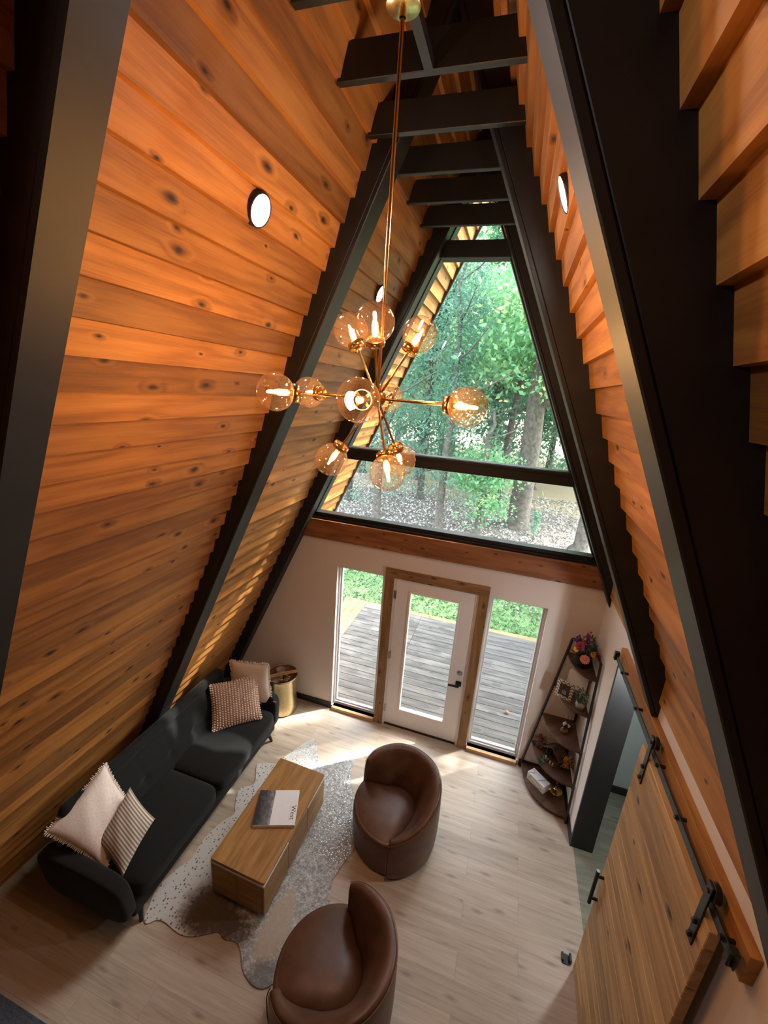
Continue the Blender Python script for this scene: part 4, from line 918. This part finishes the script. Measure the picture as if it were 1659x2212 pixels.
tb_ = thing('tissue_box', 'white box with gold diamond lines on the bottom shelf', 'box', (1.415, -.262, .065), math.radians(-43)); a, b, h = .112, .052, .095
MB().box(-a, a, -b, b, 0, h).build('box_body', 'paper_white', tb_, bevel=.003)
mb = MB()
def line(p, q): mb.tube([p, q], .0022, 5)
y = -b-.0006
for (p, q) in (((-.085, .048), (-.03, .083)), ((-.03, .083), (.06, .060)), ((.06, .060), (.085, .030)), ((.085, .030), (.02, .012)), ((.02, .012), (-.085, .048)), ((-.11, .03), (-.05, .093)), ((.03, .002), (.11, .055))): line((p[0], y, p[1]), (q[0], y, q[1]))
for (p, q) in (((-.10, -.05), (-.06, 0)), ((-.06, 0), (-.11, .04)), ((.02, -.05), (.06, .05))): line((p[0], p[1], h+.0006), (q[0], q[1], h+.0006))
mb.build('line_pattern', 'gold_bead', tb_)
MB_ = MB().lathe([(0, 0), (.072, 0), (.078, .006), (.07, .016), (.03, .022), (.012, .03), (.009, .08), (.013, .095), (.009, .11), (.009, .20), (.02, .215), (.024, .235), (.018, .236), (0, .222)], (1.60, -.275, .065), 32)
tag(MB_.build('candlestick', 'brass'), 'brass candlestick with a wide round foot on the bottom shelf', 'candlestick')

# ------------------------------------------------------------------ sliding barn door
xf, xb_ = 1.620, 1.662
bd = thing('barn_door', 'sliding barn door of horizontal knotty cedar boards', 'sliding door', (0, 0, 0))
bd.location = (1.64, -2.28, .015); OFF = Vector((-1.64, 2.28, -.015)); TM = Matrix.Translation(OFF)
mb = MB(); z = .015; k = 0
hs = [.118, .092, .105, .125, .088, .11, .10, .122, .09, .105, .115, .095, .12, .10, .108, .118, .092, .11, .125, .10]
tot = sum(hs); hs = [x*2.14/tot for x in hs]
for hgt in hs:
    t0 = R.random(); mb.box(xf, xb_, -2.775, -1.785, z+.0015, z+hgt-.0015, g=(0, 1, 0), tint=t0, M=TM); z += hgt
mb.build('door_panel', 'barn_wood', bd, bevel=.0035, seg=1)
MB().box(xf+.006, xb_-.006, -2.77, -1.79, .02, 2.15, M=TM).build('door_core', 'barn_wood', bd)
for y in (-1.90, -2.70):
    hg = MB().box(xf-.008, xf, y-.021, y+.021, 1.975, 2.31, M=TM).build('hanger_strap', 'black_metal', bd, bevel=.002)
    mb = MB()
    for zz in (2.01, 2.09): mb.lathe([(0, .014), (.009, .014), (.012, .008), (.012, 0)], seg=6, M=TM @ aim((xf-.008, y, zz), (-1, 0, 0)), smooth=False)
    mb.build('hanger_bolt', 'black_metal', hg)
    MB().lathe([(.010, -.013), (.036, -.013), (.040, -.010), (.033, 0), (.040, .010), (.036, .013), (.010, .013)], seg=32, M=TM @ aim((1.636, y, 2.272), (1, 0, 0))).build('roller_wheel', 'black_metal', hg)
    MB().tube([(1.606, y, 2.272), (1.66, y, 2.272)], .010, 12).build('axle', 'black_metal', hg).matrix_basis = TM
hd = MB(); hd.tube([(xf-.045, -1.835, .79), (xf-.045, -1.835, 1.10)], .012, 12)
for zz in (.84, 1.05): hd.tube([(xf, -1.835, zz), (xf-.045, -1.835, zz)], .010, 10)
hd.build('pull_handle', 'black_metal', bd).matrix_basis = TM
rl = thing('door_rail', 'black flat steel rail carrying the sliding barn door', 'door rail', (1.636, -1.9, 2.20)); TR = Matrix.Translation((-1.636, 1.9, -2.20))
MB().box(1.633, 1.639, -2.91, -.885, 2.188, 2.232, M=TR).build('flat_bar', 'black_metal', rl, bevel=.001)
for y in (-1.135, -1.53, -2.0, -2.32, -2.82):
    MB().tube([(1.672, y, 2.21), (1.62, y, 2.21)], .010, 12).lathe([(0, .008), (.011, .008), (.013, 0)], seg=6, M=aim((1.633, y, 2.21), (-1, 0, 0)), smooth=False).build('standoff', 'black_metal', rl).matrix_basis = TR
for y in (-.91, -2.88): MB().box(1.618, 1.654, y-.016, y+.016, 2.18, 2.25, M=TR).build('end_stop', 'black_metal', rl, bevel=.004)
mb = MB().box(1.672, XW, -2.90, -.86, 2.135, 2.272, g=(0, 1, 0), tint=.55); tag(mb.build('header_board', 'cedar', bevel=.003), 'cedar header board behind the barn door rail', 'board')
fg = thing('floor_guide', 'small black floor guide at the foot of the barn door', 'door guide', (1.60, -1.735, 0)); MB().box(-.055, -.005, -.04, .025, 0, .008).build('plate', 'black_metal', fg); MB().box(-.002, .012, -.03, .02, 0, .045).build('roller_bracket', 'black_metal', fg); MB().box(-.055, -.043, -.03, .02, 0, .03).build('roller_bracket', 'black_metal', fg)
# cloth on the side room floor
t = thing('patterned_cloth', 'blue and white cloth on the floor just inside the side doorway', 'cloth', (2.03, -.10, 0))
MB().prism([(-.14, -.13), (.06, -.14), (.04, -.09), (.10, -.06), (.02, .01), (.07, .06), (-.14, .10)], 'z', .002, .035).build('blue_cloth', 'blue_cloth', t, bevel=.01); MB().prism([(-.10, -.15), (.085, -.075), (.115, -.055), (.04, -.04), (-.02, -.08)], 'z', .035, .045).build('white_edge', 'white_cloth', t, bevel=.004)

# ------------------------------------------------------------------ chandelier
HX, HY, HZ = .005, -2.552, 4.094
chd = thing('chandelier', 'brass sputnik chandelier with twelve amber glass globes', 'chandelier', (HX, HY, HZ))
MB().lathe([(0, 0), (.058, 0), (.060, .004), (.060, .055), (0, .055)], (0, 0, 5.42-.056-HZ), 40).build('canopy', 'brass_bright', chd)
MB().tube([(0, 0, .03), (0, 0, 5.37-HZ)], .0075, 12).lathe([(.0115, 0), (.0115, .03)], (0, 0, 5.335-HZ), 14).build('downrod', 'brass', chd)
MB().ball((0, 0, 0), .036, 24, 14).lathe([(.014, .03), (.014, .06), (.008, .062)], seg=16).build('hub', 'brass', chd)
GR = .0725
proto = {}
def arm(d, Rc):
    d = Vector(d).normalized(); M = aim((0, 0, 0), d)
    a = MB().tube([M @ Vector((0, 0, .03)), M @ Vector((0, 0, Rc-GR-.012))], .0052, 10).build('arm', 'brass', chd)
    z0 = Rc-GR-.014
    mb = MB(); mb.lathe([(.033, 0), (.036, .001), (.036, .024), (.033, .025), (.033, 0)], seg=28, M=M @ Matrix.Translation((0, 0, z0)))
    for k in range(4):
        c, s = math.cos(PI/2*k), math.sin(PI/2*k); mb.box(0, .034, -.0045, .0045, z0+.003, z0+.007, M=M @ Matrix.Rotation(PI/2*k, 4, 'Z'))
    mb.lathe([(.0, 0), (.011, 0), (.013, .01), (.013, .034), (0, .036)], seg=16, M=M @ Matrix.Translation((0, 0, z0))); mb.build('socket', 'brass', a)
    pr = [(GR*math.sin(t), -GR*math.cos(t)) for t in [math.asin(.030/GR)+(PI-.001-math.asin(.030/GR))*i/22 for i in range(23)]]
    MB().lathe(pr, seg=40, M=M @ Matrix.Translation((0, 0, Rc))).build('globe', 'globe_glass', a)
    b = MB().lathe([(.0, .034), (.0105, .036), (.0125, .05), (.0125, .078), (.008, .092), (.001, .096)], seg=18, M=M @ Matrix.Translation((0, 0, z0))).build('bulb', 'bulb_glass', a)
    MB().lathe([(.0005, .042), (.0058, .044), (.0066, .055), (.0062, .076), (.003, .086), (.0005, .088)], seg=12, M=M @ Matrix.Translation((0, 0, z0))).build('bulb_filament', 'filament', a)
for k in range(6): a = math.radians(-80.2-60*k); arm((math.cos(a), math.sin(a), 0), .42)
for k in range(3):
    e, a = math.radians(57.8), math.radians(-80.9-120*k); arm((math.cos(e)*math.cos(a), math.cos(e)*math.sin(a), math.sin(e)), .32)
    e, a = math.radians(55.4), math.radians(-53.5-120*k); arm((math.cos(e)*math.cos(a), math.cos(e)*math.sin(a), -math.sin(e)), .338)
# ------------------------------------------------------------------ outdoors
import numpy as np
GZ = -.40
mb = MB(); mb.add([(-60, .13, GZ), (60, .13, GZ), (60, 90, GZ), (-60, 90, GZ)], [(0, 1, 2, 3)]); tag(mb.build('ground', 'ground'), 'lawn and leaf covered ground outside the gable', 'ground', kind='structure')
dk = thing('deck', 'weathered grey board deck outside the entry door', 'deck', (0, 1.6, -.12)); TD = Matrix.Translation((0, -1.6, .12))
mb = MB(); y = .14; i = 0
while y < 3.02:
    for (x0, x1) in ((-1.79, -.62), (-.616, 1.55), (1.554, 3.2)): mb.box(x0, x1, y, y+.139, -.158, -.12, g=(1, 0, 0), M=TD)
    y += .145
mb.build('decking', 'deck_grey', dk, bevel=.003, seg=1)
mb = MB(); mb.box(-2.25, 3.2, 3.03, 3.15, -.158, -.118, g=(1, 0, 0), M=TD); mb.build('front_border', 'deck_fresh', dk, bevel=.003, seg=1)
mb = MB()
for k in range(3): mb.box(-2.25+k*.153, -2.25+k*.153+.147, .14, 3.02, -.158, -.118, g=(0, 1, 0), M=TD)
mb.build('side_border', 'deck_fresh', dk, bevel=.003, seg=1)
mb = MB(); mb.box(-2.2, 3.2, 3.0, 3.03, GZ, -.16, M=TD); mb.box(-2.2, -2.17, .14, 3.0, GZ, -.16, M=TD); mb.build('skirt', 'deck_fresh', dk)
tag(MB().ball((1.075, .945, -.095), .028, 14, 9, sc=(1, 1, .9)).build('pine_cone', 'cone_brown'), 'small brown ball lying on the deck seen through the right sidelight', 'cone')

NR = np.random.default_rng(5)
def leaf_mesh(name, P, size, mat, up=.35, asp=.55, tint=None):
    n = len(P); d = NR.normal(size=(n, 3)); d /= np.linalg.norm(d, axis=1)[:, None]; w = NR.normal(size=(n, 3)); w[:, 2] += up
    s = np.cross(d, w); s /= np.linalg.norm(s, axis=1)[:, None]+1e-9
    L = (size*NR.uniform(.6, 1.4, n))[:, None] if np.ndim(size) == 0 else size[:, None]
    V = np.stack([P-d*L*.5, P+s*L*asp*.5, P+d*L*.5, P-s*L*asp*.5], 1).reshape(-1, 3)
    me = bpy.data.meshes.new(name); me.vertices.add(4*n); me.vertices.foreach_set('co', V.astype(np.float32).ravel())
    me.loops.add(4*n); me.loops.foreach_set('vertex_index', np.arange(4*n, dtype=np.int32)); me.polygons.add(n)
    me.polygons.foreach_set('loop_start', np.arange(0, 4*n, 4, dtype=np.int32)); me.polygons.foreach_set('loop_total', np.full(n, 4, np.int32))
    at = me.attributes.new('tint', 'FLOAT', 'FACE'); at.data.foreach_set('value', (tint if tint is not None else NR.random(n)).astype(np.float32))
    me.materials.append(MATS[mat]); me.update(calc_edges=True); me.validate(); return me
def cloud(n, rx, rz, cz, kind='oak', clumps=60, spread=.42):
    if kind == 'cedar':
        h = NR.random(clumps)**.8; r = (1-h*.85)*rx*np.sqrt(NR.random(clumps)); a = NR.random(clumps)*2*PI
        C = np.stack([r*np.cos(a), r*np.sin(a), cz+rz*(2*h-1)], 1)
    else:
        C = NR.normal(size=(clumps, 3)); C /= np.linalg.norm(C, axis=1)[:, None]; C *= (NR.random(clumps)**.42)[:, None]; C *= np.array([rx, rx, rz]); C[:, 2] += cz
    ix = NR.integers(0, clumps, n); P = C[ix]+NR.normal(size=(n, 3))*np.array([spread, spread, spread*.6])
    tone = NR.random(clumps); t = np.clip(.55*tone[ix]+.45*NR.random(n), 0, 1); return P, t
def trunk(h, r, lean=(0, 0), flare=1.7, branches=6, crown0=.45, seed=1):
    rr = random.Random(seed); mb = MB(); n = 9
    pts = [(lean[0]*(i/n)**1.5+rr.gauss(0, .03)*i*.4, lean[1]*(i/n)**1.5+rr.gauss(0, .03)*i*.4, h*i/n) for i in range(n+1)]; pts[0] = (0, 0, -.03); pts.insert(1, (0, 0, .12*h/ n + .05)); rs = [r*flare]+[r*(1.12-.10*1)]+[r*(1-.75*i/n) for i in range(1, n+1)]
    mb.tube(pts, rs, 14)
    for k in range(branches):
        i = min(n, int(n*(crown0+(1-crown0)*k/branches))+1); p = Vector(pts[i]); a = rr.random()*2*PI; L = h*.22*rr.uniform(.7, 1.2); q = p+Vector((math.cos(a)*L, math.sin(a)*L, L*.45)); mb.tube([p, (p+q)/2+Vector((0, 0, -L*.05)), q], [rs[i]*.5, rs[i]*.35, .012], 7)
    return mb
def tree(x, y, h, r, label, group, mesh, scale=(1, 1, 1), rot=0, bark='bark', **kw):
    t = thing('tree', label, 'tree', (x, y, GZ), rot, group); trunk(h, r, **kw).build('trunk', bark, t)
    f = bpy.data.objects.new('foliage', mesh); COL.objects.link(f); f.parent = t; f.scale = scale; return t
P, t = cloud(9000, 2.5, 2.7, 6.6, clumps=75); OAK = leaf_mesh('foliage', P, .17, 'leaves_oak', tint=t)
P, t = cloud(9000, 1.7, 3.6, 4.6, 'cedar', 90, .30); CED = leaf_mesh('foliage', P, .12, 'leaves_cedar', asp=.3, tint=t*.9)
P, t = cloud(3600, .95, 1.15, 1.75, clumps=34, spread=.26); MAP = leaf_mesh('foliage', P, .115, 'leaves_oak', tint=t)
P, t = cloud(520, .17, .48, .62, 'cedar', 24, .06); SAP = leaf_mesh('foliage', P, .085, 'leaves_cedar', asp=.35, tint=np.clip(t+.3, 0, 1))
P, t = cloud(7000, 3.4, 5.4, 7.6, clumps=95, spread=.55); BIG = leaf_mesh('foliage', P, .30, 'leaves_oak', tint=t)
P, t = cloud(7000, 2.6, 5.8, 6.4, 'cedar', 95, .45); BCE = leaf_mesh('foliage', P, .24, 'leaves_cedar', asp=.4, tint=t)
tree(-3.79, 9.7, 9.5, .15, 'slim trunk standing left in the lower gable pane', None, CED, (1, 1, 1), .4, branches=9, crown0=.25, seed=3)
tree(-1.50, 9.8, 10, .14, 'slim grey trunk second from left in the lower gable pane', None, CED, (1.1, 1.1, 1.05), 2.1, branches=9, crown0=.25, seed=4)
tree(-.10, 9.5, 4.2, .16, 'small leafy green tree standing centre in the lower gable pane', None, MAP, (1.15, 1, 1.05), 0, 'bark', flare=1.6, branches=7, crown0=.3, seed=5)
tree(1.20, 11.4, 13, .40, 'thick oak trunk with a flared base', None, OAK, (1.15, 1.15, 1.15), 1.0, flare=1.75, branches=9, crown0=.35, seed=6)
tree(3.22, 9.75, 10, .26, 'trunk cut by the right edge of the gable window', None, OAK, (.85, .85, .95), 2.6, flare=1.8, branches=6, crown0=.4, seed=7)
tree(1.70, 9.75, .9, .012, 'knee high green sapling in front of the thick oak', None, SAP, (1, 1, 1), 0, branches=3, crown0=.2, seed=8)
tree(.35, 14.2, 12, .17, 'dark leaning trunk rising in the upper middle of the gable window', None, OAK, (1, 1, 1.1), 4.0, 'bark_dark', lean=(-.8, 0), branches=8, crown0=.3, seed=9)
tree(-3.0, 13.5, 11, .15, 'dark feathery cedar behind the left trunks', None, BCE, (.8, .8, .75), 1.4, 'bark_dark', branches=10, crown0=.2, seed=10)
tree(-5.6, 11.5, 9, .14, 'dark cedar at the far left edge of the gable view', None, CED, (1.2, 1.2, 1), 3.3, 'bark_dark', branches=8, crown0=.2, seed=11)
tree(9.3, 7.4, 14, .3, 'unseen tall oak added to dapple the sun at the door', None, OAK, (1.45, 1.45, 1.35), .7, branches=8, crown0=.5, seed=12).children[1].location.z = 3.4  # out of view; added so its crown dapples the sun through the door
tree(5.6, 4.9, 14, .22, 'unseen slender oak added to keep sun off the sofa', None, OAK, (.98, .98, .95), 2.2, branches=5, crown0=.62, seed=13).children[1].location.z = 6.7  # out of view; added to block sun from the sofa and left boards
rr = random.Random(21); n = 0
for row, (y, xs) in enumerate(((17.5, (-7.5, -4.0, -.6, 2.8, 6.2)), (22, (-11, -6.5, -2.2, 2.0, 6.5, 10.5)), (28, (-15, -10, -5, 0, 5, 10, 15)), (36, (-20, -13, -6.5, 0, 6.5, 13, 20)))):
    for x in xs:
        k = rr.random() < .38; s = rr.uniform(.9, 1.2)*(1+.12*row)
        tree(x+rr.uniform(-1, 1), y+rr.uniform(-1.5, 1.5), 12*s, .2, 'tree in the dense green woods behind the leaf strewn clearing', 'trees of the woods beyond the clearing', BCE if k else BIG, (s, s, s*1.05), rr.random()*6, 'bark_dark', branches=5, seed=30+n); n += 1
# grass and fallen leaves
n = 16000; P = np.stack([NR.uniform(-5.5, 4.5, n), 3.1+NR.random(n)**1.2*4.2, np.full(n, GZ+.03)], 1)
o = bpy.data.objects.new('grass', leaf_mesh('grass', P, .085, 'grass_blades', up=0, asp=.3)); COL.objects.link(o); tag(o, 'short green grass just beyond the deck', 'grass', kind='stuff')
n = 26000; yy = 4.0+NR.random(n)**.8*13; P = np.stack([NR.uniform(-1, 1, n)*(3.5+yy*.42), yy, np.full(n, GZ+.012)], 1); keep = NR.random(n) < np.clip((yy-3.6)/3.2, .06, 1); P = P[keep]
o = bpy.data.objects.new('fallen_leaves', leaf_mesh('fallen_leaves', P, .095, 'leaf_litter', up=2.5, asp=.7)); COL.objects.link(o); tag(o, 'pale fallen leaves covering the ground under the trees', 'leaves', kind='stuff')

# ------------------------------------------------------------------ light, sky, camera
sd = Vector((.69, .54, 1.0)).normalized()
L = bpy.data.lights.new('sun', 'SUN'); L.energy = SUN; L.angle = math.radians(.9); L.color = (1, .96, .90); o = bpy.data.objects.new('sun', L); COL.objects.link(o); o.rotation_euler = sd.to_track_quat('Z', 'Y').to_euler(); o.location = (9, 7, 14)
w = bpy.data.worlds.new('sky'); SC.world = w; w.use_nodes = True; nt = w.node_tree; nt.nodes.clear(); out = nt.nodes.new('ShaderNodeOutputWorld'); bg = nt.nodes.new('ShaderNodeBackground'); sk = nt.nodes.new('ShaderNodeTexSky')
sk.sky_type = 'NISHITA'; sk.sun_disc = False; sk.sun_elevation = math.radians(49); sk.sun_rotation = math.radians(52); sk.air_density = 1; sk.dust_density = 2.5; sk.ozone_density = 1
bg.inputs[1].default_value = SKY; hs_ = nt.nodes.new('ShaderNodeHueSaturation'); hs_.inputs['Saturation'].default_value = .45; nt.links.new(sk.outputs[0], hs_.inputs['Color']); nt.links.new(hs_.outputs[0], bg.inputs[0]); nt.links.new(bg.outputs[0], out.inputs[0])

cd = bpy.data.cameras.new('camera'); cam = bpy.data.objects.new('camera', cd); COL.objects.link(cam); SC.camera = cam
cam.location = (.574, -4.277, 4.134); cam.rotation_mode = 'XYZ'; cam.rotation_euler = (1.28398, -.07305, .30486)
cd.sensor_fit = 'HORIZONTAL'; cd.sensor_width = 36; cd.lens = 36*898.873/1659; cd.clip_start = .02; cd.clip_end = 300
vs = SC.view_settings; SC.display_settings.display_device = 'sRGB'; vs.view_transform = 'Standard'; vs.look = 'None'; vs.exposure = EXPO; vs.gamma = 1; vs.use_curve_mapping = False
cy = SC.cycles; cy.max_bounces = 9; cy.diffuse_bounces = 4; cy.glossy_bounces = 3; cy.transmission_bounces = 4; cy.transparent_max_bounces = 14; cy.sample_clamp_indirect = 6; cy.caustics_reflective = False; cy.caustics_refractive = False; cy.use_adaptive_sampling = True; cy.adaptive_threshold = .025
try: cy.use_denoising = True; cy.denoiser = 'OPENIMAGEDENOISE'
except Exception: pass
